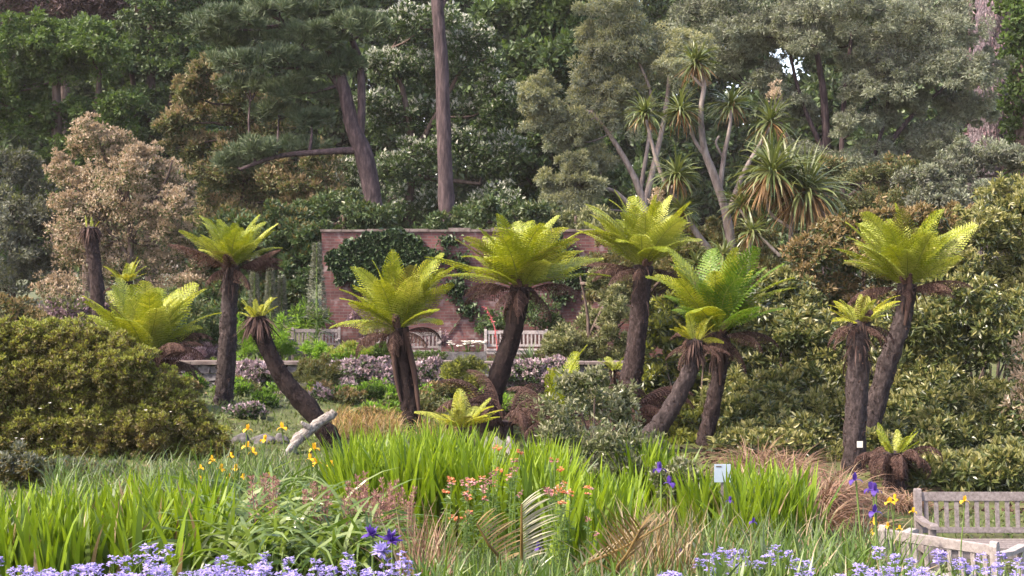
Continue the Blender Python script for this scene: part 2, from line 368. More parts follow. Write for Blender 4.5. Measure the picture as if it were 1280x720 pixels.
LM('ginger', [(.20, .13, .04), (.30, .19, .06), (.38, .27, .10)], trans=.3, tint=(.18, .15, .05), tcol=(1.1, 1, .8))
LM('palm_pale', [(.17, .165, .10), (.225, .22, .14), (.30, .29, .20)], trans=.3, spec=.4, tint=(.19, .18, .11), tcol=(1.1, 1.05, .8))
LM('palm_brown', [(.09, .06, .02), (.15, .10, .032), (.22, .15, .055)], trans=.3, tint=(.12, .085, .025), tcol=(1.2, 1, .7))
LM('bluebell', [(.24, .20, .44), (.31, .265, .52), (.40, .355, .60)], trans=.35, spec=.2, tint=(.26, .22, .45), nscale=4, tcol=(1.1, 1.1, 1.2))
LM('violet', [(.045, .018, .15), (.075, .035, .22), (.12, .065, .31)], trans=.3, tint=(.045, .02, .15), nscale=4, tcol=(1.1, 1.1, 1.3))
LM('yellow', [(.50, .27, .01), (.58, .36, .02), (.62, .43, .05)], trans=.3, tint=(.74, .44, .015), nscale=4, tcol=(1.1, 1, .6))
LM('orange', [(.46, .14, .06), (.52, .21, .10), (.56, .30, .15)], trans=.3, tint=(.75, .22, .11), nscale=5, tcol=(1.1, 1, .8))
LM('pink', [(.42, .17, .17), (.46, .24, .24), (.50, .32, .31)], trans=.3, tint=(.60, .27, .29), nscale=5, tcol=(1.1, 1, 1))
LM('red_pink', [(.36, .06, .06), (.42, .10, .10), (.46, .18, .17)], trans=.2, tint=(.36, .07, .075), tcol=(1.1, 1, 1))
LM('rust_plume', [(.16, .075, .06), (.24, .125, .10), (.33, .20, .16)], trans=.25, tint=(.20, .095, .08), tcol=(1.1, 1, .9))
# ------------------------------------------------------------------ ground
def grid_axis(lo, hi, near_lo, near_hi, step, farstep):
    a = np.arange(near_lo, near_hi + step / 2, step)
    l = near_lo - np.cumsum(np.geomspace(step, farstep, 22)); h = near_hi + np.cumsum(np.geomspace(step, farstep, 22))
    return np.concatenate([l[::-1], a, h])
gx = grid_axis(-400, 400, -14, 14, .35, 45); gy = np.concatenate([np.arange(-6, 34, .35), 34 + np.cumsum(np.geomspace(.35, 50, 26))])
XX, YY = np.meshgrid(gx, gy, indexing='ij')
ZZ = ground(XX.ravel(), YY.ravel())
ZZ = ZZ + rng.normal(0, .018, len(ZZ))
i, j = np.meshgrid(np.arange(len(gx) - 1), np.arange(len(gy) - 1), indexing='ij')
ny = len(gy)
mb = MB(); mb.add(np.stack([XX.ravel(), YY.ravel(), ZZ], -1), np.stack([i * ny + j, (i + 1) * ny + j, (i + 1) * ny + j + 1, i * ny + j + 1], -1).reshape(-1, 4))
tag(mb.obj('ground', M['soil'], smooth=True), kind='structure')

def box(mb, lo, hi, mat=0):
    (x0, y0, z0), (x1, y1, z1) = lo, hi
    v = np.array([[x0, y0, z0], [x1, y0, z0], [x1, y1, z0], [x0, y1, z0], [x0, y0, z1], [x1, y0, z1], [x1, y1, z1], [x0, y1, z1]])
    mb.add(v, [[0, 3, 2, 1], [4, 5, 6, 7], [0, 1, 5, 4], [1, 2, 6, 5], [2, 3, 7, 6], [3, 0, 4, 7]], mat)

# ------------------------------------------------------------------ brick garden wall
WD = 38.0
wx0, wx1 = PX(402, WD), PX(830, WD)
wt = thing('brick_wall', (wx0, WD, 1.0), 'tall red brick garden wall with a stone coping behind the benches', 'garden wall')
mb = MB(); box(mb, (wx0, WD, .8), (wx1, WD + .38, 4.46)); mb.obj('brickwork', M['brick'], wt)
mb = MB(); x = wx0 - .03
while x < wx1:
    l = random.uniform(.5, .75); dz = random.uniform(-.03, .03)
    box(mb, (x, WD - .045, 4.463), (min(x + l - .012, wx1), WD + .425, 4.545 + dz)); x += l
mb.obj('coping', M['coping'], wt)
# ivy on the wall
ivy = thing('wall_ivy', P(475, 357, WD), 'dark green ivy patch clinging to the brick wall', 'ivy')
poly = [(415, 322, 14, 12), (435, 312, 16, 16), (440, 332, 20, 20), (462, 305, 22, 16), (480, 300, 24, 14), (470, 325, 26, 22), (500, 306, 22, 16), (515, 322, 18, 16), (505, 338, 16, 16), (450, 346, 16, 12), (478, 345, 24, 14), (528, 332, 8, 10), (420, 345, 7, 10), (532, 318, 7, 8), (410, 330, 6, 6), (470, 358, 12, 6), (500, 352, 9, 6), (440, 358, 6, 5), (455, 294, 10, 5), (490, 290, 12, 5)]
mb = MB()
for a, b, c, e in poly:
    a, c, e = a + 7, c * .9, e * .92
    ce = P(a, b, WD - .03); n = int(c * e * 2.6)
    th = rng.uniform(0, 6.28, n); rr = np.sqrt(rng.random(n)) * (1 + rng.normal(0, .12, n))
    k = WD / FPX
    pos = np.stack([ce[0] + np.cos(th) * rr * c * k * .98, WD - .02 - rng.random(n)**2 * .16, ce[2] + np.sin(th) * rr * e * k * .98], -1)
    leaves(mb, pos, np.stack([rng.normal(0, .5, n), -.6 - rng.random(n) * .3, -.5 + rng.normal(0, .4, n)], -1), rng.uniform(.11, .19, n), rng.uniform(.10, .16, n), 0, hexa=True)
mb.obj('foliage', M['lf_ivy'], ivy)
mb = MB()
for k in range(7):
    a = 450 + k * 9; tube(mb, [P(a, 440, WD - .04), P(a + random.uniform(-8, 8), 390, WD - .05), P(a + random.uniform(-25, 25), 335, WD - .04)], [.02, .015, .01], 5)
mb.obj('stem', M['twig'], ivy)

for lab, pts in (('thin creeper with few leaves on the brick wall right of the big ivy patch', [(560, 300, 14, 8), (575, 330, 10, 16), (570, 360, 14, 14), (585, 385, 12, 12), (552, 318, 8, 8)]), ('straggling creeper near the right end of the brick wall', [(690, 298, 16, 8), (705, 320, 14, 16), (680, 335, 10, 12), (720, 345, 16, 16), (700, 365, 14, 14)])):
    iv = thing('wall_ivy', P(pts[0][0], 430, WD), lab, 'ivy')
    mb = MB()
    for a, b, c, e in pts:
        n = int(c * e * 1.1); pos = np.stack([PX(a, WD) + rng.normal(0, c * .5, n) * WD / FPX, WD - .02 - rng.random(n)**2 * .12, P(0, b, WD)[2] + rng.normal(0, e * .5, n) * WD / FPX], -1)
        pos[:, 2] = np.minimum(pos[:, 2], 4.5); leaves(mb, pos, np.stack([rng.normal(0, .5, n), -.6 - rng.random(n) * .3, -.5 + rng.normal(0, .4, n)], -1), rng.uniform(.08, .15, n), rng.uniform(.07, .12, n), 0, hexa=True)
    mb.obj('foliage', M['lf_ivy'], iv)
    mb = MB(); tube(mb, [P(pts[-1][0], 430, WD - .03)] + [P(q[0], q[1], WD - .03) for q in sorted(pts, key=lambda q: -q[1])], [.02] + [.012] * len(pts), 5); mb.obj('stem', M['twig'], iv)

# low retaining wall
rw = thing('retaining_wall', (PX(200, 31), 31, .85), 'low dry stone retaining wall with a flat coping below the benches', 'low wall')
mb = MB(); mb2 = MB()
x = PX(150, 31); xe = PX(830, 31)
for row in range(4):
    x = PX(150, 31) + random.uniform(-.1, .1); z = .70 + row * .175
    while x < xe:
        l = random.uniform(.22, .5); o = random.uniform(-.035, .035)
        v0 = np.array([[0, 0, 0], [l - .02, 0, 0], [l - .02, .3, 0], [0, .3, 0], [0, .02, .16], [l - .02, .02, .16], [l - .02, .3, .16], [0, .3, .16]]) + rng.normal(0, .014, (8, 3)) + np.array([x, 30.98 + o, z])
        mb.add(v0, [[0, 3, 2, 1], [4, 5, 6, 7], [0, 1, 5, 4], [1, 2, 6, 5], [2, 3, 7, 6], [3, 0, 4, 7]]); x += l
x = PX(150, 31)
while x < xe:
    l = random.uniform(.5, .8); box(mb2, (x, 30.9, 1.412 + random.uniform(0, .01)), (x + l - .015, 31.34, 1.475 + random.uniform(-.01, .01))); x += l
mb.obj('stonework', M['stone'], rw); mb2.obj('coping', M['coping'], rw)

# ------------------------------------------------------------------ trees
def pxpath(pts, d):
    out = []; rad = []
    for q in pts:
        dd = d + (q[3] if len(q) > 3 else 0)
        out.append(P(q[0], q[1], dd)); rad.append(q[2] / 2 * dd / FPX)
    return np.array(out), np.array(rad)
def to_ground(pts, rad, flare=1.15, sink=.15):
    b = pts[0].copy(); g = gz(b[0], b[1]) - sink
    if b[2] > g + .05:
        b2 = b.copy(); b2[2] = g; pts = np.vstack([b2, pts]); rad = np.concatenate([[rad[0] * flare], rad])
    return pts, rad
def cl(spec, d, depth=1.0, jit=False):
    """pixel clumps -> world centres and radii, with some spread in depth"""
    c, r = [], []
    for q in spec:
        dd = q[4] if len(q) > 4 else d + rng.uniform(-.8, .8) * depth
        k = dd / FPX
        if jit: q = (q[0] + rng.normal(0, q[2] * .22), q[1] + rng.normal(0, q[3] * .3), *q[2:])
        c.append(P(q[0], q[1], dd)); r.append(np.array([q[2] * k, (q[2] + q[3]) / 2 * k, q[3] * k]))
    return c, r
def tree(name, label, cat, d, trunks, spec, mats, leaf, n, bark='bark_brown', depth=1.0, group=None, branch=True, extra=None, brad=.05, **kw):
    p0, r0 = pxpath(trunks[0], d); p0, r0 = to_ground(p0, r0)
    t = thing(name, (p0[0][0], p0[0][1], gz(p0[0][0], p0[0][1])), label, cat, group)
    nodes = []
    for k, tr in enumerate(trunks):
        p, r = pxpath(tr, d)
        if k == 0 or tr[0][1] > trunks[0][0][1] - 15: p, r = to_ground(p, r)
        mb = MB(); pp, rr = tube(mb, p, r, 12, sub=4, bump=.12, seed=k)
        mb.obj('trunk' if k == 0 else 'limb', M[bark], t, smooth=True); nodes.append(pp)
    nodes = np.concatenate(nodes)
    c, r = cl(spec, d, depth, True)
    if branch:
        for ce, ra in zip(c, r):
            mb = MB()
            cand = nodes[(nodes[:, 2] < ce[2] + .2)]
            if len(cand) == 0: cand = nodes
            a = cand[np.argmin(np.linalg.norm(cand - ce, axis=1))]
            L_ = np.linalg.norm(ce - a)
            mid = (a + ce) / 2 + rng.normal(0, .06, 3) * L_ + np.array([0, 0, -.06 * L_])
            tube(mb, [a, mid, ce], [brad, brad * .7, brad * .3], 6, sub=3, cap=False)
            for q in range(4):
                e = ce + norm(rng.normal(size=3)) * ra * .8; e[2] = max(e[2], ce[2] - ra[2] * .3)
                tube(mb, [ce - (ce - mid) * .3, (ce + e) / 2 + rng.normal(0, .04, 3), e], [brad * .4, brad * .3, brad * .12], 5, cap=False)
            mb.obj('branch', M[bark], t, smooth=True)
    kw.setdefault('nsub', 26); kw.setdefault('subr', .26)
    mb = MB(); clumps(mb, c, r, n, leaf[0], leaf[1], **kw)
    mb.obj('crown', [M[m] for m in mats], t)
    return t, c, r

tree('beech_tree', 'purple leaved tree showing above the bright green tree at the top left', 'tree', 74, [[(80, 120, 14), (80, 20, 10)]],
     [(20, 12, 50, 26), (75, 8, 50, 22), (125, 6, 45, 20), (175, 2, 40, 18), (50, -30, 60, 30), (130, -35, 60, 30)], ['lf_copper'], (.26, .15), 1500)
tree('broadleaf_tree', 'bright green feathery tree standing at the far left of the wood', 'tree', 58, [[(72, 270, 16), (70, 60, 8)], [(110, 270, 12), (125, 90, 6)]],
     [(20, 60, 40, 28), (60, 42, 36, 22), (98, 58, 40, 28), (15, 105, 40, 32), (62, 95, 45, 34), (112, 100, 40, 32), (25, 150, 40, 32), (75, 150, 45, 34), (125, 150, 38, 32), (40, 195, 40, 32), (95, 200, 42, 34), (140, 195, 34, 30), (60, 240, 42, 30), (115, 245, 42, 30), (-20, 130, 40, 60), (-20, 60, 35, 40)],
     ['lf_bright'], (.20, .12), 2600, up=.1, droop=.3)
tree('broadleaf_tree', 'tall dark green tree between the bright green tree and the pine', 'tree', 62, [[(190, 260, 16), (188, 30, 8)], [(205, 200, 9), (225, 40, 5)], [(180, 200, 9), (160, 60, 5)]],
     [(150, 45, 42, 30), (195, 25, 45, 30), (240, 22, 40, 30), (160, 88, 42, 30), (205, 78, 46, 32), (248, 75, 36, 30), (170, 130, 40, 30), (215, 125, 45, 32), (255, 120, 35, 30), (185, 175, 42, 30), (235, 172, 42, 30), (180, 220, 45, 32), (240, 220, 45, 32), (200, -25, 60, 35), (275, -5, 35, 35)],
     ['lf_dark', 'lf_bright'], (.22, .13), 2600, tipmat=1, tipfrac=.75)
tree('tall_shrub', 'dull grey green shrub filling the left edge beyond the rounded bush', 'shrub', 41, [[(15, 370, 10), (15, 260, 6)]],
     [(4, 205, 30, 34), (32, 240, 26, 30), (5, 258, 40, 36), (42, 290, 32, 30), (10, 320, 40, 34), (55, 335, 30, 26), (20, 365, 50, 30), (-25, 290, 40, 60)],
     ['lf_greygreen', 'lf_olive'], (.12, .05), 3600, tipmat=1, tipfrac=.8)
tree('bronze_tree', 'airy tree covered in tan bronze bracts behind the sawn tree fern', 'tree', 40, [[(160, 370, 9), (163, 280, 7), (150, 190, 4)], [(162, 300, 6), (205, 230, 3), (215, 200, 2)], [(160, 320, 6), (100, 240, 3)], [(163, 270, 5), (120, 170, 3)]],
     [(150, 260, 50, 60), (110, 300, 40, 50), (190, 300, 45, 50), (150, 210, 36, 40), (122, 165, 22, 22), (100, 188, 20, 20), (140, 192, 20, 22), (182, 192, 17, 20), (78, 222, 18, 22), (112, 226, 23, 24), (152, 222, 23, 24), (200, 218, 22, 24), (232, 246, 15, 20), (90, 258, 23, 24), (135, 258, 27, 24), (180, 258, 27, 24), (222, 268, 20, 22), (75, 290, 18, 24), (112, 295, 25, 24), (160, 298, 28, 26), (210, 298, 27, 24), (235, 305, 17, 20), (95, 330, 28, 24), (145, 335, 28, 26), (200, 335, 28, 26), (240, 340, 20, 24), (90, 365, 34, 26), (220, 370, 38, 26)],
     ['lf_olive', 'lf_tan'], (.095, .042), 2100, tipmat=1, tipfrac=-.3, brad=.025, nsub=60, subr=.18, jit=.9)
tree('broadleaf_tree', 'olive tree with peach coloured young shoots in front of the pine branches', 'tree', 51, [[(300, 330, 11), (305, 180, 7), (295, 100, 4)], [(303, 230, 7), (360, 180, 4)]],
     [(262, 92, 26, 18), (235, 118, 22, 16), (285, 115, 28, 20), (315, 128, 30, 22), (222, 150, 22, 16), (258, 148, 32, 20), (302, 158, 36, 22), (350, 165, 36, 24), (225, 185, 26, 18), (268, 185, 36, 22), (318, 195, 40, 24), (372, 205, 40, 26), (250, 222, 40, 22), (300, 230, 40, 24), (355, 240, 44, 26), (405, 245, 36, 26), (270, 262, 44, 24), (330, 268, 46, 26), (390, 275, 40, 26), (300, 300, 46, 26), (360, 305, 44, 26)],
     ['lf_olive', 'lf_peach'], (.17, .075), 2300, tipmat=1, tipfrac=.25, nsub=20, subr=.3)
tree('blossom_tree', 'dark green tree dotted with cream white blossom between the two pine trunks', 'tree', 53, [[(505, 320, 12), (515, 180, 9), (490, 60, 5)], [(514, 200, 8), (575, 90, 4)], [(515, 220, 8), (600, 230, 4)]],
     [(500, 48, 36, 24), (540, 36, 40, 26), (588, 45, 34, 26), (478, 88, 32, 26), (525, 88, 40, 28), (585, 92, 40, 30), (472, 135, 30, 28), (515, 148, 42, 30), (575, 150, 44, 32), (495, 200, 42, 30), (560, 208, 48, 32), (480, 252, 36, 26), (535, 260, 48, 28), (612, 200, 34, 32), (615, 255, 44, 28), (650, 275, 40, 24), (440, 225, 30, 30), (440, 270, 30, 26), (620, 120, 26, 26)],
     ['lf_dark', 'cream_flower'], (.16, .09), 2600, tipmat=1, tipfrac=.72, nsub=30, subr=.24)
tree('broadleaf_tree', 'very dark large leaved tree between the blossom tree and the eucalyptus', 'tree', 58, [[(680, 300, 14), (675, 60, 7)]],
     [(635, 32, 34, 26), (680, 22, 36, 26), (725, 15, 34, 26), (640, 78, 36, 28), (690, 66, 40, 30), (735, 58, 30, 28), (632, 122, 30, 28), (680, 115, 42, 30), (640, 170, 36, 30), (690, 165, 42, 30), (640, 218, 38, 28), (690, 215, 40, 30), (735, 110, 34, 40), (735, 190, 36, 40), (650, 260, 44, 26), (710, 262, 44, 26), (700, -25, 60, 30)],
     ['lf_dark', 'lf_bright'], (.30, .19), 1500, tipmat=1, tipfrac=.9)

# Scots pine: leaning trunk, flat plates of needles
def pine(name, label, d, trunks, spec, n, bark='bark_pine', branch=True):
    return tree(name, label, 'tree', d, trunks, spec, ['lf_pine'], (.26, .03), n, bark=bark, depth=1.6, up=.9, out=.9, jit=.55, flat=.55, nsub=20, subr=.3, brad=.06, branch=branch)
pine('pine_tree', 'spreading pine with a leaning forked trunk and flat plates of blue green needles', 46,
     [[(470, 300, 26), (466, 250, 23), (456, 195, 23), (441, 160, 20), (432, 120, 17), (422, 85, 13), (405, 50, 9), (385, 10, 6)],
      [(449, 178, 11), (452, 130, 10), (450, 80, 9), (440, 50, 7), (425, 20, 5)],
      [(446, 188, 9), (400, 190, 8), (345, 196, 6), (300, 212, 4)],
      [(430, 118, 10), (412, 92, 8), (378, 62, 6), (360, 30, 4)]],
     [(292, 18, 36, 12), (340, 8, 42, 14), (392, 14, 46, 14), (440, 6, 40, 13), (280, 50, 32, 11), (325, 42, 40, 12), (372, 48, 38, 12), (425, 42, 40, 13), (468, 30, 26, 12), (300, 78, 34, 10), (345, 82, 42, 11), (392, 88, 36, 10), (440, 78, 20, 10), (318, 112, 36, 10), (365, 116, 42, 10), (410, 120, 18, 8), (345, 143, 36, 9), (395, 150, 26, 8), (290, 205, 26, 10), (312, 190, 30, 9), (360, 180, 32, 8), (265, 28, 24, 10), (330, -25, 60, 16), (410, -25, 60, 16)], 3000)
pine('pine_tree', 'tall pine with a straight bare trunk rising out of the picture', 44,
     [[(559, 300, 22), (557, 230, 19), (555, 150, 18), (552, 80, 17), (547, 10, 15), (541, -90, 14), (536, -200, 9)], [(549, 14, 8), (556, 0, 6), (566, -18, 4)]],
     [(540, -150, 70, 20), (500, -190, 60, 18), (580, -190, 60, 18), (535, -235, 60, 20)], 1500)

# eucalyptus group
tree('eucalyptus_tree', 'yellowish olive eucalyptus with rounded leaf clumps beside the cordylines', 'tree', 47,
     [[(815, 320, 12), (800, 240, 9), (770, 180, 6), (740, 140, 4)], [(812, 290, 8), (770, 240, 5), (730, 235, 3)], [(805, 260, 8), (830, 150, 6), (838, 80, 4)], [(800, 240, 6), (815, 130, 4), (795, 70, 3)]],
     [(668, 122, 20, 18), (690, 112, 22, 16), (672, 148, 22, 18), (702, 142, 28, 22), (735, 128, 28, 24), (700, 172, 24, 18), (728, 165, 24, 20), (740, 88, 26, 22), (770, 62, 30, 24), (772, 105, 34, 26), (805, 92, 30, 26), (800, 45, 32, 24), (838, 45, 30, 24), (845, 80, 30, 24), (870, 62, 24, 22), (705, 212, 24, 16), (735, 222, 30, 18), (690, 232, 20, 14), (730, 250, 34, 18), (765, 150, 26, 20), (740, 55, 26, 22), (760, 22, 34, 22), (700, 268, 30, 16), (750, 200, 22, 16)],
     ['lf_euca', 'lf_eucy'], (.13, .034), 5200, bark='bark_pale', tipmat=1, tipfrac=.25, brad=.035, depth=.9, nsub=26, subr=.26, droop=.35, branch=True)
tree('eucalyptus_tree', 'large blue grey eucalyptus with many bare brown stems on the right', 'tree', 51,
     [[(1036, 320, 15), (1033, 200, 11), (1030, 120, 9), (1018, 50, 6), (1010, 0, 4)], [(1060, 310, 9), (1052, 220, 7), (1055, 130, 6), (1065, 40, 4)], [(1050, 300, 10), (1085, 220, 8), (1135, 150, 6), (1180, 110, 4)], [(1034, 200, 7), (1000, 120, 5), (985, 50, 3)], [(1085, 225, 6), (1110, 130, 5), (1120, 50, 3)], [(1030, 240, 7), (985, 170, 5), (950, 110, 4)], [(1045, 260, 6), (1100, 215, 5), (1160, 175, 4), (1205, 160, 3)]],
     [(885, 12, 40, 27), (925, 8, 42, 29), (972, 10, 44, 29), (1015, 5, 44, 27), (1058, 10, 44, 29), (1100, 12, 44, 29), (1145, 10, 47, 29), (1188, 12, 40, 29), (905, 45, 33, 25), (942, 45, 33, 25), (1075, 45, 38, 27), (1118, 45, 40, 27), (1160, 45, 40, 29), (1198, 50, 31, 29), (1222, 78, 26, 20), (1195, 92, 33, 25), (1150, 85, 38, 25), (1105, 82, 33, 23), (1060, 78, 26, 18), (930, 80, 29, 20), (900, 75, 26, 20), (955, 100, 24, 18), (1185, 128, 31, 20), (1222, 140, 24, 20), (1140, 128, 26, 16), (1100, 150, 29, 16), (1150, 172, 35, 20), (1190, 178, 31, 18), (1065, 165, 22, 16), (1000, 150, 20, 16), (990, 25, 29, 18), (960, 60, 38, 29), (1000, 55, 33, 25), (1040, 60, 38, 27), (1085, 110, 40, 25), (1125, 110, 38, 27), (1170, 65, 40, 32), (970, 135, 26, 18), (1030, 30, 44, 27), (1110, 195, 40, 23), (1060, 205, 29, 18), (985, 200, 29, 18), (1165, 205, 40, 20)],
     ['lf_euca', 'lf_greygreen'], (.14, .040), 5200, bark='bark_pine', tipmat=1, tipfrac=.6, brad=.035, depth=2.2, nsub=24, subr=.26, droop=.35)
# trunks at the right edge
t = thing('rough_barked_tree', G(1236, 57), 'massive rough purple grey trunk with flaking bark at the upper right', 'tree')
mb = MB(); p, r = pxpath([(1236, 300, 52), (1236, 150, 46), (1239, 60, 42), (1242, -60, 36), (1243, -220, 22)], 57); p, r = to_ground(p, r); tube(mb, p, r, 26, sub=14, bump=.22, seed=5, freq=9)
mb.obj('trunk', M['bark_purple'], t, smooth=True)
mb = MB(); n = 2600; zz = rng.uniform(0, 13, n); th = rng.uniform(0, 6.28, n)
b0 = np.stack([PX(1238, 57) + np.cos(th) * .78, 57 + np.sin(th) * .78, 2 + zz], -1)
leaves(mb, b0, np.stack([np.cos(th) * .5, np.sin(th) * .5, rng.normal(-.6, .8, n)], -1), rng.uniform(.12, .4, n), rng.uniform(.03, .07, n)); mb.obj('flaking_bark', M['lf_plum'], t)
t = thing('ivy_clad_tree', G(1275, 55), 'upright trunk wrapped in bright green ivy at the right edge', 'tree')
mb = MB(); p, r = pxpath([(1284, 300, 40), (1284, -120, 30)], 55); p, r = to_ground(p, r); tube(mb, p, r, 12, sub=4, bump=.1); mb.obj('trunk', M['bark_brown'], t, smooth=True)
mb = MB(); c, r = cl([(1282 + random.uniform(-3, 3), y, 26, 26) for y in range(-60, 240, 26)], 55, .3); clumps(mb, c, r, 900, .2, .15); mb.obj('foliage', M['lf_bright'], t)

# shrubs on the right behind the bank
tree('tall_shrub', 'brown green thicket shrub below the bare stems of the eucalyptus', 'shrub', 44, [[(1080, 300, 6), (1080, 230, 4)]],
     [(1030, 215, 34, 20), (1075, 225, 36, 18), (1110, 235, 34, 18), (1050, 255, 40, 20), (1095, 262, 40, 20), (1130, 215, 30, 16)], ['lf_olive', 'lf_rust'], (.12, .05), 3000, tipmat=1, tipfrac=.9)
tree('tall_shrub', 'pale grey green shrub in front of the massive purple trunk', 'shrub', 42, [[(1220, 290, 6), (1220, 220, 4)]],
     [(1165, 222, 34, 18), (1205, 205, 34, 20), (1245, 200, 34, 20), (1285, 195, 36, 22), (1180, 250, 40, 20), (1230, 240, 44, 22), (1285, 240, 40, 24)], ['lf_greygreen', 'lf_euca'], (.12, .045), 3400, tipmat=1, tipfrac=.4)
tree('evergreen_shrub', 'dark evergreen shrub left of the brick wall under the pine', 'shrub', 39.2, [[(310, 400, 7), (310, 300, 5)]],
     [(275, 305, 34, 26), (315, 285, 38, 26), (360, 290, 36, 28), (385, 300, 24, 30), (290, 345, 40, 28), (335, 340, 40, 30), (375, 345, 26, 28), (260, 385, 40, 30), (310, 390, 40, 30), (355, 395, 34, 28), (270, 425, 40, 22)], ['lf_dark', 'lf_bushdark'], (.15, .075), 3200, tipmat=1, tipfrac=.95)
for k, (a, b, lab, ms) in enumerate([(430, 262, 'dark laurel showing over the wall below the leaning pine', ['lf_dark', 'lf_gloss']), (610, 272, 'dark laurel showing over the wall right of the straight pine', ['lf_dark', 'lf_gloss']), (720, 285, 'olive bush showing over the right end of the brick wall', ['lf_olive', 'lf_eucy'])]):
    tree('laurel_shrub', lab, 'shrub', 42 + k * .7, [[(a, 320, 6), (a, 270, 4)]], [(a - 36, b + 8, 36, 18), (a, b - 6, 36, 20), (a + 36, b + 8, 36, 18), (a - 20, b + 30, 50, 20), (a + 22, b + 30, 50, 20)], ms, (.15, .075), 2000, tipmat=1, tipfrac=.7)
tree('tall_shrub', 'grey green loose shrub against the right end of the brick wall', 'shrub', 33, [[(735, 470, 7), (735, 400, 4), (725, 345, 2)], [(736, 420, 4), (770, 350, 2)]],
     [(715, 415, 24, 20), (745, 395, 26, 20), (770, 375, 24, 18), (705, 440, 22, 16), (738, 432, 28, 20), (770, 415, 28, 22), (735, 460, 30, 16), (770, 450, 26, 18), (750, 352, 16, 12), (700, 465, 20, 14)], ['lf_olive', 'lf_eucy'], (.10, .034), 2800, tipmat=1, tipfrac=.45, nsub=20, subr=.28)
tree('tall_shrub', 'dark shrub between the wall end and the thick upright tree fern', 'shrub', 35.5, [[(800, 450, 7), (800, 380, 4)]],
     [(760, 330, 30, 20), (800, 345, 34, 22), (835, 360, 30, 24), (850, 325, 30, 20), (880, 345, 30, 24), (780, 300, 26, 18, 37), (820, 298, 30, 20, 37.2), (860, 300, 30, 22, 37.5), (900, 310, 30, 22, 37.5), (940, 310, 30, 22, 37.6), (975, 320, 30, 22, 37.6), (1005, 315, 26, 22, 37.6), (955, 345, 30, 22), (775, 375, 30, 22), (815, 395, 34, 24), (850, 405, 34, 26), (920, 335, 30, 20)], ['lf_bushdark', 'lf_olive'], (.12, .05), 2800, tipmat=1, tipfrac=.5)

# far wood: one mass of dark foliage
mb = MB(); cs, rs = [], []
for row, (dd, top) in enumerate([(82, -70), (92, -130)]):
    for px in range(-260, 1560, 46):
        for py in range(top, 330, 44):
            if py < 110 and row == 0 and rng.random() < .05: continue
            if (abs(px - 995) < 26 and abs(py - 75) < 45) or (abs(px - 690) < 25 and py < 20) or (abs(px - 598) < 25 and py < 20) or (abs(px - 232) < 20 and abs(py - 8) < 20):
                continue
            k = dd / FPX
            cs.append(P(px + rng.uniform(-14, 14), py + rng.uniform(-12, 12), dd + rng.uniform(-2, 2))); rs.append(np.array([36, 36, 30]) * k * rng.uniform(.8, 1.2))
clumps(mb, cs, rs, 760, .46, .30, nsub=14, subr=.42)
tag(mb.obj('far_wood', M['lf_dark']), 'dark mass of far woodland closing the view behind the trees', 'woodland', kind='stuff')
# ------------------------------------------------------------------ cordyline palms
def rosette(mb, c, L, n, W=.05, mat=0, dead=0, dmat=1, lo=-.6):
    z = rng.uniform(lo, 1, n)
    az = rng.uniform(0, 6.28, n); e0 = np.arcsin(np.clip(z, -1, 1)) * 1.0
    blades(mb, np.tile(c, (n, 1)) + rng.normal(0, .03, (n, 3)), az, e0, rng.uniform(.3, 1.7, n), L * rng.uniform(.75, 1.1, n), W * rng.uniform(.7, 1.2, n), 5, mat, prof='strap', pw=2.2)
    if dead:
        az = rng.uniform(0, 6.28, dead)
        blades(mb, np.tile(c, (dead, 1)) + rng.normal(0, .05, (dead, 3)), az, rng.uniform(-1.0, -.4, dead), rng.uniform(.3, .8, dead), L * rng.uniform(.7, 1.05, dead), W * .8, 4, dmat, prof='strap')
def cordyline(label, d, trunks, heads, Lpx, group='cordyline palms beside the eucalyptus', W=.055, bark='bark_pale'):
    p0, r0 = pxpath(trunks[0], d); p0, r0 = to_ground(p0, r0)
    t = thing('cordyline_palm', (p0[0][0], p0[0][1], gz(p0[0][0], p0[0][1])), label, 'palm', group)
    for k, tr in enumerate(trunks):
        p, r = pxpath(tr, d)
        r = r * .74
        if k == 0: p, r = to_ground(p, r)
        mb = MB(); tube(mb, p, r, 10, sub=4, bump=.1, seed=k); mb.obj('trunk' if k == 0 else 'limb', M[bark], t, smooth=True)
    for h in heads:
        mb = MB(); c = P(h[0], h[1], d + (h[3] if len(h) > 3 else rng.uniform(-.5, .5))); s = h[2] if len(h) > 2 else 1
        rosette(mb, c, Lpx * s * d / FPX, 105 if s < 1.2 else 170, W=W * (1 if s < 1.2 else 1.25), dead=h[4] if len(h) > 4 else 22)
        mb.obj('rosette', [M['strap'], M['strap_dead']], t)
    return t
cordyline('tall cordyline palm with forking pale trunks and its highest rosette against the eucalyptus', 37,
          [[(915, 330, 17), (908, 270, 15), (893, 220, 14), (880, 185, 12), (876, 140, 9), (880, 105, 8), (871, 80, 6)], [(890, 205, 8), (868, 175, 6), (862, 150, 6), (852, 142, 5)], [(900, 235, 9), (905, 195, 8), (912, 160, 6), (914, 138, 5)], [(912, 260, 9), (930, 215, 8), (950, 180, 6), (962, 160, 6)], [(880, 110, 6), (866, 95, 5), (868, 84, 5)], [(906, 200, 5), (895, 180, 4), (899, 170, 4)]],
          [(870, 78, .85, 0, 30), (850, 137, .85, -.4, 24), (914, 130, .8, .4, 24), (964, 152, 1.0, .2, 26)], 47)
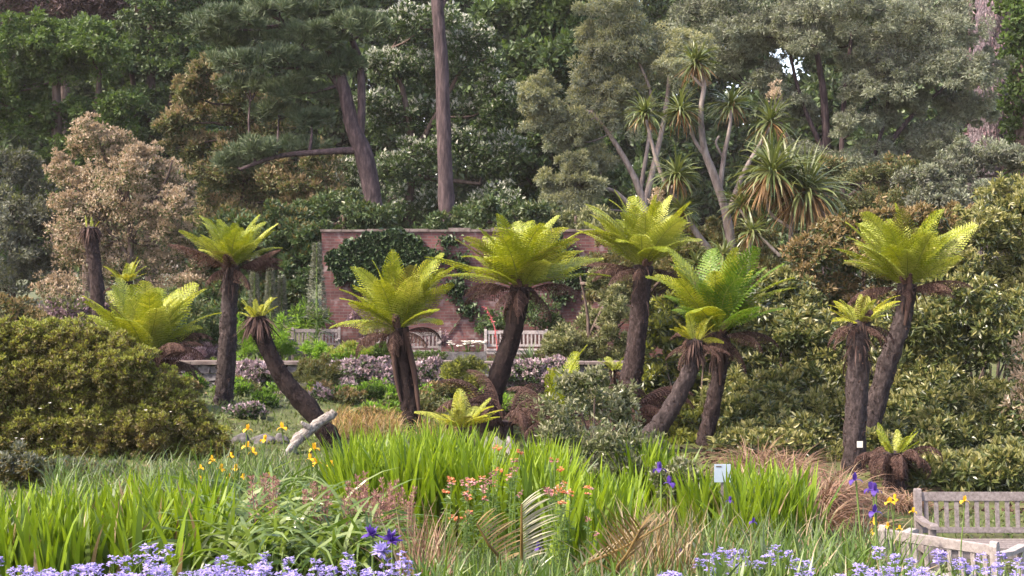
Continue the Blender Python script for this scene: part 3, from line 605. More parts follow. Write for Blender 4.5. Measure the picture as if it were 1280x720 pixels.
cordyline('cordyline palm with a slanting pale trunk leaning left of the tall one', 36,
          [[(893, 335, 12), (870, 290, 10), (838, 238, 8), (822, 205, 7), (808, 150, 5)], [(838, 240, 7), (846, 222, 5)], [(870, 290, 7), (852, 262, 5)]],
          [(846, 218, .9, -.4, 26), (806, 142, .8, .3, 24), (852, 262, .8, -.2, 20)], 46)
cordyline('cordyline palm with a thick mop of leaves and an orange brown skirt', 35,
          [[(988, 335, 8), (988, 300, 7), (990, 270, 7), (985, 235, 9)], [(988, 285, 6), (960, 262, 5), (966, 225, 6)], [(990, 265, 6), (1010, 245, 5)], [(975, 320, 6), (945, 290, 5), (925, 262, 4)]],
          [(965, 214, 1.3, -.3, 110), (1008, 238, 1.5, 0, 140), (985, 226, 1.21, .3, 90), (928, 255, .8, .4, 20)], 50)
cordyline('small trunkless cordyline clump at the foot of the slanting one', 34,
          [[(905, 350, 9), (903, 325, 8)], [(935, 345, 6), (938, 300, 5)]], [(903, 318, .9, -.3, 20), (940, 290, .9, 0, 20), (870, 330, .8, .2, 18)], 36)
# fluffy old flower plumes
for k, (a, b, s) in enumerate([(970, 116, 9), (822, 245, 9), (1000, 215, 11), (880, 100, 5)]):
    c, r = cl([(a, b, s, s * 1.6)], 37.2 if k != 1 else 36, .2); c0 = c[0]; f0 = c0 + np.array([0, 0, -r[0][2] * 1.6])
    labs = ['tan flower plume above the right hand rosette of the tall cordyline', 'tan flower plume beside the slanting cordyline near its lowest rosette', 'tan flower plume rising from the thick cordyline mop', 'small tan flower plume under the topmost cordyline rosette']
    t = thing('flower_plume', f0, labs[k], 'flower plume', 'cordyline flower plumes')
    mb = MB(); clumps(mb, c, r, 500, .06, .03, up=.6); mb.obj('flower_head', M['lf_tan'], t)
    mb = MB(); tube(mb, [f0, c0], [.012, .006], 5); mb.obj('stem', M['bark_pale'], t)

# ------------------------------------------------------------------ echium spires and shrubs in front of the wall
for k, (px, y0, y1, wpx, lab) in enumerate([(396, 398, 304, 24, 'tallest grey echium spire tapering up in front of the wall end'), (338, 400, 336, 14, 'slim grey echium spire nearest the leaning tree fern sprout'), (318, 410, 318, 12, 'grey green echium spire beside the tall upright fern trunk'), (352, 405, 345, 11, 'short grey echium spire second from the wall end')]):
    d = 35.0 + k * .3; b = P(px, 440, d); zt = P(px, y1, d)[2]; zb = P(px, y0, d)[2]; g = gz(b[0], d)
    t = thing('echium_plant', (b[0], d, g), lab, 'plant', 'echium spires by the wall')
    mb = MB(); n = 1500; s = rng.random(n)**.9; th = rng.uniform(0, 6.28, n); rad = wpx / 2 * d / FPX * (1 - s * .82) * rng.uniform(.75, 1.05, n)
    pos = np.stack([b[0] + np.cos(th) * rad, d + np.sin(th) * rad, zb + (zt - zb) * s], -1)
    leaves(mb, pos, np.stack([np.cos(th), np.sin(th), rng.normal(.1, .4, n)], -1), rng.uniform(.06, .11, n), .028); mb.obj('flower_spire', M['lf_greygreen'], t)
    mb = MB(); tube(mb, [(b[0], d, g - .05), (b[0], d, zb), (b[0], d, zt)], [.035, .03, .01], 6); mb.obj('stem', M['stem'], t)
    mb = MB(); n = 60; blades(mb, np.stack([np.full(n, b[0]), np.full(n, d), rng.uniform(g + .2, zb + .1, n)], -1), rng.uniform(0, 6.28, n), rng.uniform(.1, .9, n), rng.uniform(.5, 1.3, n), .5, .05, 5, prof='petal'); mb.obj('foliage', M['blade_grey'], t)

def shrub(name, label, cat, d, spec, mats, leaf, n, depth=.5, group=None, stems=5, woody='twig', jitter=False, **kw):
    """a bush: leaf clumps over a few stems that rise from the ground"""
    c, r = cl(spec, d, depth, jitter)
    cx = float(np.mean([q[0] for q in c])); cyy = float(np.mean([q[1] for q in c]))
    t = thing(name, (cx, cyy, gz(cx, cyy)), label, cat, group)
    mb = MB()
    for ce in c:
        g = np.array([cx + (ce[0] - cx) * .35, cyy + (ce[1] - cyy) * .35, 0]); g[2] = gz(g[0], g[1]) - .05
        rr = .012 + .006 * np.linalg.norm(ce - g)
        tube(mb, [g, (g + ce) / 2 + rng.normal(0, .06, 3), ce], [rr, rr * .7, rr * .3], 6, sub=2, cap=False)
    mb.obj('stems', M[woody], t, smooth=True)
    mb = MB(); clumps(mb, c, r, n, leaf[0], leaf[1], **kw); mb.obj('foliage', [M[m] for m in mats], t)
    return t, c, r
shrub('terrace_shrub', 'bright green feathery shrub on the terrace behind the leaning trunk', 'shrub', 34, [(345, 422, 16, 18), (336, 435, 14, 12), (354, 438, 12, 10)], ['lf_lime'], (.10, .02), 1400, up=.9)
shrub('terrace_shrub', 'bright green shrub on the terrace between the upright and leaning fern trunks', 'shrub', 34, [(302, 420, 14, 20), (312, 435, 14, 14)], ['lf_lime'], (.10, .02), 1300, up=.9)
shrub('terrace_shrub', 'small bright green bush in front of the left wall bench', 'shrub', 33.4, [(393, 438, 13, 10), (404, 442, 10, 7)], ['lf_lime'], (.09, .025), 1000, up=.8)
shrub('terrace_shrub', 'yellow green low shrub right of the left wall bench', 'shrub', 33.2, [(425, 442, 12, 7), (440, 438, 14, 9), (456, 442, 12, 7)], ['lf_lime', 'lf_yellowgreen'], (.09, .03), 1000, tipmat=1, tipfrac=.2)
shrub('terrace_shrub', 'low mid green shrub between the left and middle wall benches', 'shrub', 33.3, [(474, 440, 12, 8), (488, 443, 12, 7), (465, 447, 10, 5)], ['lf_bright'], (.09, .03), 900, up=.6)
shrub('terrace_shrub', 'low dull green plant below the middle wall bench', 'shrub', 33, [(515, 446, 14, 6), (540, 446, 16, 6)], ['lf_olive', 'lf_bright'], (.08, .03), 700, tipmat=1, tipfrac=.3)
shrub('spiky_shrub', 'leafy green rosette plant against the wall left of the first bench', 'plant', 37.3, [(382, 392, 14, 10), (376, 404, 14, 10), (398, 402, 10, 8)], ['lf_lime', 'lf_bright'], (.24, .05), 260, tipmat=1, tipfrac=.2)
shrub('terrace_shrub', 'dark low bush beside the armrest of the right wall bench', 'shrub', 36, [(700, 428, 14, 12), (708, 445, 18, 10)], ['lf_bright', 'lf_olive'], (.09, .04), 900, tipmat=1, tipfrac=.5)
shrub('terrace_shrub', 'purple brown shrub against the wall behind the middle bench', 'shrub', 37.2, [(452, 398, 16, 14), (468, 412, 18, 14), (548, 426, 16, 10)], ['lf_plum', 'lf_rust'], (.09, .04), 900, tipmat=1, tipfrac=1.0)
shrub('climbing_shrub', 'dark leafy shrub against the wall behind the right bench', 'shrub', 37.1, [(640, 400, 20, 16), (672, 392, 18, 20), (690, 405, 16, 18), (612, 408, 14, 12), (655, 378, 14, 10)], ['lf_dark', 'lf_bright'], (.10, .05), 900, tipmat=1, tipfrac=.8)
for a, b, lab in [(250, 440, 'mound of purple grey heather left of the tall upright fern'), (222, 452, 'smaller heather mound behind the rounded yellow green bush')]:
    shrub('heather', lab, 'plant', 31.8, [(a - 14, b + 4, 16, 8), (a + 2, b, 18, 10), (a + 18, b + 3, 14, 9)], ['lf_plum', 'lf_heather'], (.07, .02), 1500, tipmat=1, tipfrac=.5, up=.7)
# flecked ground cover hanging over the low wall
for k, (a0, a1, b0, b1, d, lab) in enumerate([(425, 492, 452, 488, 30.6, 'pink flecked trailing plant over the low wall left of the dark fern trunk'), (512, 560, 456, 486, 30.6, 'pink flecked trailing plant over the low wall right of the dark fern trunk'), (625, 712, 456, 492, 30.4, 'pink flecked trailing plant below the right wall bench'), (430, 505, 500, 515, 27.0, 'pale flecked mat of ground cover behind the ginger grass'), (300, 340, 456, 484, 30.6, 'grey flecked trailing plant on the low wall behind the leaning trunk')]):
    spec = [(random.uniform(a0, a1), random.uniform(b0, b1), 13, 8) for _ in range(int((a1 - a0) * (b1 - b0) / 110) + 4)]
    shrub('trailing_plant', lab, 'plant', d, spec, ['lf_dark', 'lf_heather'], (.085, .055), 460, depth=.25, tipmat=1, tipfrac=-.05, group='flecked plants along the low wall')[0]
shrub('bushy_conifer', 'brown green upright bush in front of the low wall beside the leaning trunk', 'shrub', 28, [(382, 468, 14, 14), (402, 465, 16, 16), (415, 475, 10, 14), (390, 488, 18, 12), (408, 490, 14, 10)], ['lf_olive', 'lf_bushdark'], (.09, .02), 1700, tipmat=1, tipfrac=.4, up=1.0)
shrub('bushy_conifer', 'rounded yellow green bush between the two dark fern trunks', 'shrub', 28.5, [(568, 462, 14, 13), (586, 464, 16, 14), (596, 478, 10, 12), (566, 482, 12, 12), (584, 484, 16, 12)], ['lf_yellowgreen', 'lf_olive'], (.08, .025), 1700, tipmat=1, tipfrac=.4, up=.9)
shrub('low_shrub', 'fresh green ground cover clump under the curve of the leaning trunk', 'plant', 25, [(320, 525, 20, 9), (345, 522, 18, 9), (300, 518, 16, 8), (332, 536, 22, 7), (365, 530, 12, 7)], ['lf_bright', 'lf_lime'], (.07, .035), 1300, tipmat=1, tipfrac=.7)
shrub('low_shrub', 'olive green ground cover mound right of the rounded bush', 'plant', 27, [(295, 500, 18, 10), (320, 500, 20, 10), (345, 505, 18, 9)], ['lf_olive', 'lf_heather'], (.07, .035), 1300, tipmat=1, tipfrac=.85)
shrub('low_shrub', 'green ferny clump in front of the pink flecked plant', 'plant', 25.5, [(440, 495, 16, 8), (465, 492, 18, 8), (488, 496, 14, 8), (425, 505, 14, 7)], ['lf_bright', 'lf_lime'], (.09, .03), 1000, tipmat=1, tipfrac=.4, up=.7)
shrub('low_shrub', 'dark creeping shrub beside the foot of the dark forked trunk', 'plant', 24.5, [(540, 505, 16, 9), (556, 512, 14, 8), (535, 520, 12, 8), (590, 505, 16, 8)], ['lf_olive', 'lf_bushdark'], (.07, .03), 900, tipmat=1, tipfrac=.5)

# ------------------------------------------------------------------ big bushes
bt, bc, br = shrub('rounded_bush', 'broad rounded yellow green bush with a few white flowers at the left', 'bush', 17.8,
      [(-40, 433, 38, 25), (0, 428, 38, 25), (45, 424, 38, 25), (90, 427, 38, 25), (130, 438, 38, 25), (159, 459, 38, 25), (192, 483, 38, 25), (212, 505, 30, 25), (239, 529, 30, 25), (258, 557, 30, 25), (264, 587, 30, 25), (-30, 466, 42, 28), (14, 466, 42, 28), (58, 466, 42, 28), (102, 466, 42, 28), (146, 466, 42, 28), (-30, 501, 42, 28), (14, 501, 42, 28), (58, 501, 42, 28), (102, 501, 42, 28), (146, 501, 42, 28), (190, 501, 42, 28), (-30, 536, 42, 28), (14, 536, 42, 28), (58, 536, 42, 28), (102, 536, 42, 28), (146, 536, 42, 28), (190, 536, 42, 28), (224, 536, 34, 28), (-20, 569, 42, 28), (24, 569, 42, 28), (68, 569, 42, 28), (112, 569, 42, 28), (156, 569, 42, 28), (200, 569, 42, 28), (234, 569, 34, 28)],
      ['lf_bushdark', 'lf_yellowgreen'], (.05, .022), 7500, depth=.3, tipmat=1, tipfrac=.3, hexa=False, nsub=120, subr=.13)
for a, b in [(62, 504), (20, 548), (28, 549), (52, 549), (125, 531), (182, 513), (213, 515), (88, 511), (50, 511)]:
    mb = MB(); c = P(a, b, 16.75); n = 7; blades(mb, np.tile(c, (n, 1)), np.arange(n) * .9, .5, .4, .022, .016, 3, prof='petal')
    mb.obj('flower', M['white_flower'], bt)

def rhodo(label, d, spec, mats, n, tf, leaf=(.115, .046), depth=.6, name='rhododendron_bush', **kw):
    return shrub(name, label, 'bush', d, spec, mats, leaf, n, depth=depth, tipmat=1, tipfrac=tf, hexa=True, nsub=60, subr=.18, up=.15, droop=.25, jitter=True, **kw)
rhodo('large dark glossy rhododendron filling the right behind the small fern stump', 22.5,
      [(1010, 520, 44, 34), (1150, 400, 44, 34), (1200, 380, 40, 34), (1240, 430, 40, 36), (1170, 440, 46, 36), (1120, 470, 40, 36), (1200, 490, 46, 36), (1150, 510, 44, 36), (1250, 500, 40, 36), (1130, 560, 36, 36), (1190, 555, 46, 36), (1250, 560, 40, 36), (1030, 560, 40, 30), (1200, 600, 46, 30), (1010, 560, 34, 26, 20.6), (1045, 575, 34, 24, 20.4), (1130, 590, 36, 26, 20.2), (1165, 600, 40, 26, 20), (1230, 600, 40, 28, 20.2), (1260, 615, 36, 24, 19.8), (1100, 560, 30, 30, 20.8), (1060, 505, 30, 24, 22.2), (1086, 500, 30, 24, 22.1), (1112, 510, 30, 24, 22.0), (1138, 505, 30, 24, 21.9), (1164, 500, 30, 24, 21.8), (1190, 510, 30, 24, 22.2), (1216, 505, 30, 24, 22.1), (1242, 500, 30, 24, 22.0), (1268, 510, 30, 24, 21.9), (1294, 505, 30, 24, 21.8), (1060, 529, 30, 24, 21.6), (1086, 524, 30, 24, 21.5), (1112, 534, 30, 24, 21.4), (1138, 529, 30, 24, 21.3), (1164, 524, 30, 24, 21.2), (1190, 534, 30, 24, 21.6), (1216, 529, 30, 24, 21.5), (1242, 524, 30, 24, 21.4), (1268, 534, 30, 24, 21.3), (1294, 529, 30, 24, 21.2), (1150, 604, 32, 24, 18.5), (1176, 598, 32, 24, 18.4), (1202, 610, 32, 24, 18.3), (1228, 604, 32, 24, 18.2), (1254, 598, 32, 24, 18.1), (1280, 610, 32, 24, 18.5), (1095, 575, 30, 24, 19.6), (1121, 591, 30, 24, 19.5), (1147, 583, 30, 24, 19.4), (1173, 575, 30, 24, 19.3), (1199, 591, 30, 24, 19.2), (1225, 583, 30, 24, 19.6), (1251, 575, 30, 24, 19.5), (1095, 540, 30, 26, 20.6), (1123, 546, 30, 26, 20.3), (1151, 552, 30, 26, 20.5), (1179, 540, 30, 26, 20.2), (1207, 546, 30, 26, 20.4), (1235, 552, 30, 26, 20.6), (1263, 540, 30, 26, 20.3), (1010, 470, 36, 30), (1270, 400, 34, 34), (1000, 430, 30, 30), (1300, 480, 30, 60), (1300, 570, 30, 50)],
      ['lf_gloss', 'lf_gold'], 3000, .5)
rhodo('golden brown rhododendron climbing to the upper right corner of the bank', 26,
      [(1262, 258, 36, 26), (1225, 290, 34, 26), (1275, 300, 34, 28), (1190, 325, 36, 26), (1240, 335, 40, 28), (1285, 350, 34, 30), (1160, 350, 34, 26), (1215, 370, 40, 28), (1310, 290, 40, 60), (1265, 390, 40, 30), (1150, 385, 40, 30)],
      ['lf_gloss', 'lf_gold'], 2300, -.05)
rhodo('bronze leaved rhododendron behind the pair of right hand tree ferns', 28,
      [(1050, 300, 32, 24), (1095, 285, 34, 22), (1135, 280, 30, 22), (1030, 330, 34, 26), (1075, 325, 36, 26), (1120, 330, 36, 26), (1010, 365, 34, 28), (1055, 370, 36, 28), (1100, 375, 36, 28), (1170, 290, 30, 22), (1160, 320, 30, 30), (1200, 275, 24, 20)],
      ['lf_gloss', 'lf_rust'], 2300, .05)
rhodo('rusty green rhododendron between the leaning fern group and the right pair', 24.5,
      [(975, 375, 30, 26), (1000, 400, 32, 28), (950, 410, 32, 28), (985, 440, 36, 30), (945, 455, 34, 30), (1000, 480, 36, 30), (955, 500, 36, 30), (975, 545, 40, 30), (930, 540, 34, 30), (940, 565, 34, 24, 21), (980, 570, 34, 24, 20.8), (1010, 585, 30, 20, 20.4), (1030, 430, 30, 30), (905, 572, 24, 20, 20.2), (927, 562, 24, 20, 20.0), (949, 567, 24, 20, 19.8), (971, 572, 24, 20, 20.1), (993, 562, 24, 20, 19.9), (1015, 567, 24, 20, 20.2), (1037, 572, 24, 20, 20.0), (930, 546, 26, 22, 21.2), (954, 546, 26, 22, 20.8), (978, 546, 26, 22, 20.9), (1002, 546, 26, 22, 21.0), (1026, 546, 26, 22, 21.1), (1040, 480, 30, 34), (915, 495, 28, 24, 22.4), (939, 495, 28, 24, 22.0), (963, 495, 28, 24, 22.1), (987, 495, 28, 24, 22.2), (1011, 495, 28, 24, 22.3), (1035, 495, 28, 24, 22.4), (1059, 495, 28, 24, 22.0), (915, 522, 28, 24, 21.6), (939, 522, 28, 24, 21.2), (963, 522, 28, 24, 21.3), (987, 522, 28, 24, 21.4), (1011, 522, 28, 24, 21.5), (1035, 522, 28, 24, 21.6), (1059, 522, 28, 24, 21.2), (1035, 530, 30, 30)],
      ['lf_gloss', 'lf_gold'], 2300, .4)
rhodo('pale green rhododendron behind the two leaning tree fern trunks', 25,
      [(830, 430, 30, 26), (850, 470, 30, 28), (820, 480, 24, 26), (900, 440, 30, 28), (910, 490, 32, 30), (860, 520, 34, 28), (905, 540, 34, 28), (835, 555, 30, 22, 21.4), (870, 560, 30, 22, 21.2), (910, 568, 30, 22, 21), (830, 525, 28, 24), (826, 549, 26, 22, 21.3), (848, 553, 26, 22, 21.1), (870, 545, 26, 22, 21.4), (892, 549, 26, 22, 21.2), (914, 553, 26, 22, 21.0), (880, 400, 28, 24), (845, 400, 22, 18), (915, 400, 26, 22)],
      ['lf_gloss', 'lf_yellowgreen'], 2200, .3)
rhodo('dry tan leaved bush at the right edge above the bench', 20.5,
      [(1282, 440, 22, 34), (1290, 520, 24, 40), (1285, 590, 26, 30), (1300, 480, 30, 60), (1275, 630, 26, 26), (1305, 620, 30, 40)],
      ['lf_gloss', 'lf_tan'], 1500, .2, leaf=(.09, .036))
# crooked bare stem inside the rhododendron
mb = MB()
for tr in [[(1216, 618, 7), (1212, 590, 7), (1200, 570, 6), (1196, 545, 6), (1180, 520, 4)], [(1197, 560, 5), (1186, 545, 4), (1178, 538, 3)], [(1205, 610, 4), (1203, 580, 3), (1206, 560, 3)]]:
    p, r = pxpath(tr, 20.6); tube(mb, *(to_ground(p, r) if tr[0][1] > 600 else (p, r)), 8, sub=3, bump=.1)
g = G(1216, 20.6)
tag(mb.obj('bare_stem', M['bark_pale'], smooth=True, origin=g), 'crooked bare stem in front of the glossy rhododendron', 'branch')

# mid shrubs
shrub('silvery_shrub', 'grey green small leaved shrub in the middle behind the bright green blades', 'shrub', 15.6,
      [(700, 520, 26, 24), (735, 500, 28, 24), (765, 520, 28, 26), (715, 555, 30, 26), (755, 555, 34, 28), (790, 560, 26, 24), (690, 550, 20, 20), (730, 585, 34, 20), (775, 590, 34, 22), (808, 590, 22, 20), (745, 475, 18, 16), (780, 500, 18, 18), (715, 485, 18, 16), (820, 565, 18, 16)],
      ['lf_gloss', 'lf_silver'], (.065, .028), 560, depth=.7, tipmat=1, tipfrac=.0, nsub=40, subr=.22, hexa=True)
shrub('silvery_shrub', 'low dark leaved shrub between the two right hand clumps of bright blades', 'shrub', 14.2,
      [(835, 600, 18, 16), (852, 590, 16, 16), (845, 615, 18, 14), (868, 605, 14, 14)], ['lf_gloss', 'lf_silver'], (.05, .024), 1400, depth=.25, tipmat=1, tipfrac=.4)
shrub('low_shrub', 'dark grey low shrubs at the shaded foot of the rounded bush', 'shrub', 15.2,
      [(15, 585, 26, 18), (55, 588, 26, 16), (95, 590, 24, 14), (135, 592, 20, 12), (25, 600, 30, 12)], ['lf_bushdark', 'lf_greygreen'], (.06, .025), 1500, depth=.3, tipmat=1, tipfrac=.3)

# small mounds on the slope between the border and the low wall
for k in range(34):
    px = random.uniform(225, 640); d = random.uniform(20.5, 29.5)
    if 395 < px < 440 and d < 22: continue
    gg = G(px, d); py = HOR + (CAMZ - gg[2] - .12) * FPX / d; w_ = random.uniform(12, 22)
    ms = random.choice([['lf_bright', 'lf_lime'], ['lf_olive', 'lf_rust'], ['lf_dark', 'lf_heather'], ['lf_bushdark', 'lf_olive'], ['lf_olive', 'lf_lime']])
    nm = {'lf_lime': 'fresh green', 'lf_rust': 'rusty', 'lf_heather': 'pink flecked', 'lf_olive': 'dull green'}[ms[1]]
    shrub('ground_cover_plant', nm + ' ground cover mound on the slope below the low wall', 'plant', d, [(px - w_ * .5, py + 2, w_ * .7, 7), (px, py - 2, w_ * .7, 9), (px + w_ * .5, py + 2, w_ * .7, 7)], ms, (.07, .035), 420, depth=.25, group=nm + ' mounds on the slope', tipmat=1, tipfrac=.3)

shrub('tall_shrub', 'rusty orange shrub at the left edge above the rounded bush', 'shrub', 29, [(10, 388, 26, 18), (40, 398, 22, 16), (-15, 400, 26, 20), (20, 415, 40, 18)], ['lf_olive', 'lf_rust'], (.09, .035), 2200, tipmat=1, tipfrac=.2, nsub=30, subr=.25)
shrub('tall_shrub', 'dusky plum leaved shrub behind the bare topped tree fern', 'shrub', 31, [(80, 390, 26, 18), (115, 385, 26, 18), (70, 415, 40, 18), (120, 415, 40, 18)], ['lf_plum', 'lf_olive'], (.09, .035), 2200, tipmat=1, tipfrac=.3, nsub=30, subr=.25)
shrub('tall_shrub', 'dark leafy shrub behind the low spreading tree fern', 'shrub', 32, [(165, 395, 28, 20), (205, 390, 28, 22), (245, 398, 26, 20), (180, 420, 40, 18), (230, 425, 40, 18), (262, 410, 20, 20)], ['lf_dark', 'lf_olive'], (.10, .045), 2200, tipmat=1, tipfrac=.5, nsub=30, subr=.25)
# ------------------------------------------------------------------ tree ferns
def frond_template(pairs=30, K=6, wmax=.185, u0=.13):
    V, F = [], []
    sp = (1 - u0) / pairs
    for i in range(pairs):
        u = u0 + (i + .5) * sp
        l = wmax * min(1, (u - u0 + .05) / .28)**.75 * (1.0 - u)**.5 * 1.25
        ang = R(72 - 30 * u)
        for s in (-1, 1):
            d = np.array([math.cos(ang), s * math.sin(ang)]); q = np.array([-d[1], d[0]])
            b = len(V)
            for k in range(K + 1): V.append(np.array([u, 0]) + d * l * k / K)
            cw = [sp * .23 * (1 - (k / K)**1.6) for k in range(K + 1)]
            a0 = len(V)
            for k in range(K + 1):
                for ss in (-1, 1): V.append(np.array([u, 0]) + d * l * k / K + q * ss * cw[k])
            for k in range(K):
                a = a0 + 2 * k; F.append([a, a + 1, a + 3]); F.append([a, a + 3, a + 2])
            for k in range(K):
                tw = sp * .54 * (1 - (k / K)**2.2 * .75)
                for ss in (-1, 1):
                    V.append(np.array([u, 0]) + d * l * (k + .75) / K + q * ss * tw)
                    F.append([b + k, b + k + 1, len(V) - 1])
    return np.array(V), np.array(F)
FT = frond_template(25, 6, .25, .09)
FT_S = frond_template(16, 4, .20, .08)

def fronds(mb, c, az, e0, bend, L, T=None, mat=0, V=.15, droop=.7, pw=1.5, curl=0.0, width=1.0, rach=.009):
    T = T or FT; tv, tf = T
    c = np.asarray(c, float); az, e0, bend, L = [np.atleast_1d(np.asarray(a, float)) for a in (az, e0, bend, L)]
    N = len(az); S = 28; t = np.linspace(0, 1, S + 1); tm = (t[1:] + t[:-1]) / 2
    el = e0[:, None] - bend[:, None] * tm**pw - curl * np.clip(tm - .8, 0, 1)[None] * 12
    # sideways wander
    aw = az[:, None] + rng.normal(0, .22, N)[:, None] * tm[None]**1.3
    dx = np.cos(el) * np.cos(aw); dy = np.cos(el) * np.sin(aw); dz = np.sin(el)
    D = np.stack([dx, dy, dz], -1) * (L / S)[:, None, None]
    C = c.reshape(-1, 1, 3) + np.concatenate([np.zeros((N, 1, 3)), np.cumsum(D, 1)], 1)
    el_ = np.concatenate([el[:, :1], el], 1); aw_ = np.concatenate([aw[:, :1], aw], 1)
    nr = np.stack([-np.sin(el_) * np.cos(aw_), -np.sin(el_) * np.sin(aw_), np.cos(el_)], -1)
    sd = np.stack([-np.sin(aw_), np.cos(aw_), np.zeros_like(aw_)], -1)
    ro = rng.normal(0, .22, N)[:, None, None]
    sd, nr = sd * np.cos(ro) + nr * np.sin(ro), nr * np.cos(ro) - sd * np.sin(ro)
    u = np.clip(tv[:, 0], 0, 1) * S; i = np.clip(u.astype(int), 0, S - 1); f = (u - i)[None, :, None]
    cc = C[:, i] * (1 - f) + C[:, i + 1] * f; n_ = nr[:, i]; s_ = sd[:, i]
    v = tv[None, :, 1, None] * width * L[:, None, None]; av = np.abs(v)
    h = V * av - droop * av * av / np.maximum(L[:, None, None], .1) * 2.2
    vv = cc + s_ * v + n_ * h + rng.normal(0, .0035, cc.shape)
    ff = tf[None] + (np.arange(N) * len(tv))[:, None, None]
    mb.add(vv.reshape(-1, 3), ff.reshape(-1, 3), mat)
    # midrib
    for k in range(N):
        r = np.linspace(rach, rach * .25, 8) * (.6 + .4 * L[k]); tube(mb, C[k, ::4], r, 4, mat=1, cap=False)

def spread(n, jit=.35, start=0.0):
    return start + np.arange(n) * 2 * np.pi / n + rng.normal(0, jit, n)

def treefern(label, d, path, rings, dead=None, bark='fern_bark', green='fern', name='tree_fern', fuzz=260, croz=2, skirt=0, hangers=(), T=None, deadmat='fern_dead', gap=None):
    """path: trunk in pixels from the foot up; rings: (count, elevation, bend, length m[, V]) of green fronds"""
    p, r = pxpath(path, d); r = r * .76; p, r = to_ground(p, r, flare=1.2)
    t = thing(name, (p[0][0], p[0][1], gz(p[0][0], p[0][1])), label, 'tree fern', 'tree ferns in the garden')
    mb = MB(); pp, rr = tube(mb, p, r, 20, sub=9, bump=.22, seed=d, freq=4)
    trunk = mb.obj('trunk', M[bark], t, smooth=True)
    if fuzz:                                    # old frond bases: short fibres on the trunk
        mb = MB(); n = int(fuzz * np.linalg.norm(np.diff(pp, axis=0), axis=1).sum())
        k = rng.integers(0, len(pp) - 1, n); f = rng.random(n)[:, None]
        th = rng.uniform(0, 6.28, n); base = pp[k] * (1 - f) + pp[k + 1] * f
        out = np.stack([np.cos(th), np.sin(th), np.zeros(n)], -1)
        base = base + out * (rr[k] * .93)[:, None]
        leaves(mb, base, out * .75 + np.array([0, 0, .8]) + rng.normal(0, .45, (n, 3)), rng.uniform(.025, .075, n), rng.uniform(.010, .024, n))
        tag(mb.obj('fibres', M['fibre'] if bark != 'fern_bark_dark' else M['fibre_dark'], trunk), kind='stuff')
    top = pp[-1]; rt = rr[-1]
    mb = MB()
    for q in rings:
        n, e, b, L = q[:4]; Vv = q[4] if len(q) > 4 else .15
        az = spread(n, .5 * 2 * np.pi / n * .6, rng.uniform(0, 6))
        if gap is not None: az = az[np.abs(np.angle(np.exp(1j * (az - gap[0])))) > gap[1]]
        n = len(az)
        base = top + np.stack([np.cos(az) * rt * .5, np.sin(az) * rt * .5, np.full(n, -.02)], -1)
        ee, bb, LL = R(e) + rng.normal(0, .15, n), R(b) * rng.uniform(.6, 1.5, n), L * rng.uniform(.68, 1.12, n)
        pick = rng.choice(3, n, p=(.54, .40, .06) if e > 45 else (.58, .24, .18))
        for q_, mi in ((0, 0), (1, 2), (2, 3)):
            sel = pick == q_
            if sel.any(): fronds(mb, base[sel], az[sel], ee[sel], bb[sel], LL[sel], T=T, V=Vv, mat=mi, pw=1.45)
    mb.obj('crown', [M[green], M['stem_fern'], M['fern_pale' if green != 'fern_deep' else 'fern'], M['fern_old']], t)
    if dead:
        mb = MB()
        for q in dead:
            n, e, b, L = q[:4]
            az = np.array(q[4]) if len(q) > 4 else spread(n, .4, rng.uniform(0, 6)); n = len(az)
            base = top + np.stack([np.cos(az) * rt * .8, np.sin(az) * rt * .8, np.full(n, -.06)], -1)
            fronds(mb, base, az, R(e) + rng.normal(0, .15, n), R(b) + rng.normal(0, .2, n), L * rng.uniform(.75, 1.1, n), T=T, V=-.5, droop=2.2, curl=.1, width=.72)
        mb.obj('dead_fronds', [M[deadmat], M['fibre']], t)
    if skirt:                                   # dead stalks and shreds hanging round the top of the trunk
        mb = MB(); n = skirt; az = rng.uniform(0, 6.28, n); k = rng.integers(-min(7, len(pp)), 0, n)
        base = pp[k] + np.stack([np.cos(az), np.sin(az), np.zeros(n)], -1) * (rr[k] * 1.0)[:, None]
        blades(mb, base, az, rng.uniform(-1.2, -.2, n), rng.uniform(.3, 1.0, n), rng.uniform(.10, .36, n), rng.uniform(.010, .03, n), 4, prof='strap', pw=.6)
        mb.obj('dead_stalks', M['fibre'], t)
    for a, L in hangers:                        # long dead stalks lying down the trunk
        mb = MB(); base = top + np.array([math.cos(a), math.sin(a), 0]) * rt * .8
        k = max(0, len(pp) - 1 - int(L / max(.02, np.linalg.norm(pp[-1] - pp[-2]))))
        end = pp[k] + np.array([math.cos(a), math.sin(a), 0]) * rr[k] * 1.25
        tube(mb, [base, (base + end) / 2 + np.array([math.cos(a), math.sin(a), 0]) * .05, end], [.045, .04, .02], 8, sub=5, bump=.3)
        mb.obj('dead_stalk', M['fibre'], t, smooth=True)
    for k in range(croz):
        mb = MB(); a = -math.pi / 2 + random.uniform(-.8, .8); L = random.uniform(.10, .2); b = top + np.array([math.cos(a), math.sin(a), 0]) * rt * .7
        tube(mb, [b, b + np.array([math.cos(a) * .06, math.sin(a) * .06, L * .6]), b + np.array([math.cos(a) * .10, math.sin(a) * .10, L]), b + np.array([math.cos(a) * .15, math.sin(a) * .15, L * .8])], [.04, .05, .05, .02], 8, sub=4, bump=.25)
        mb.obj('crozier', M['crozier'], t, smooth=True)
    return t
LM('fibre_dark', [(.018, .011, .009), (.04, .025, .02), (.08, .055, .045)], trans=.05, spec=.1, rough=.85)
M['stem_fern'] = surfmat('stem_fern', [(.12, .14, .03), (.20, .22, .04)], (20, 20, 20), bump=.1)

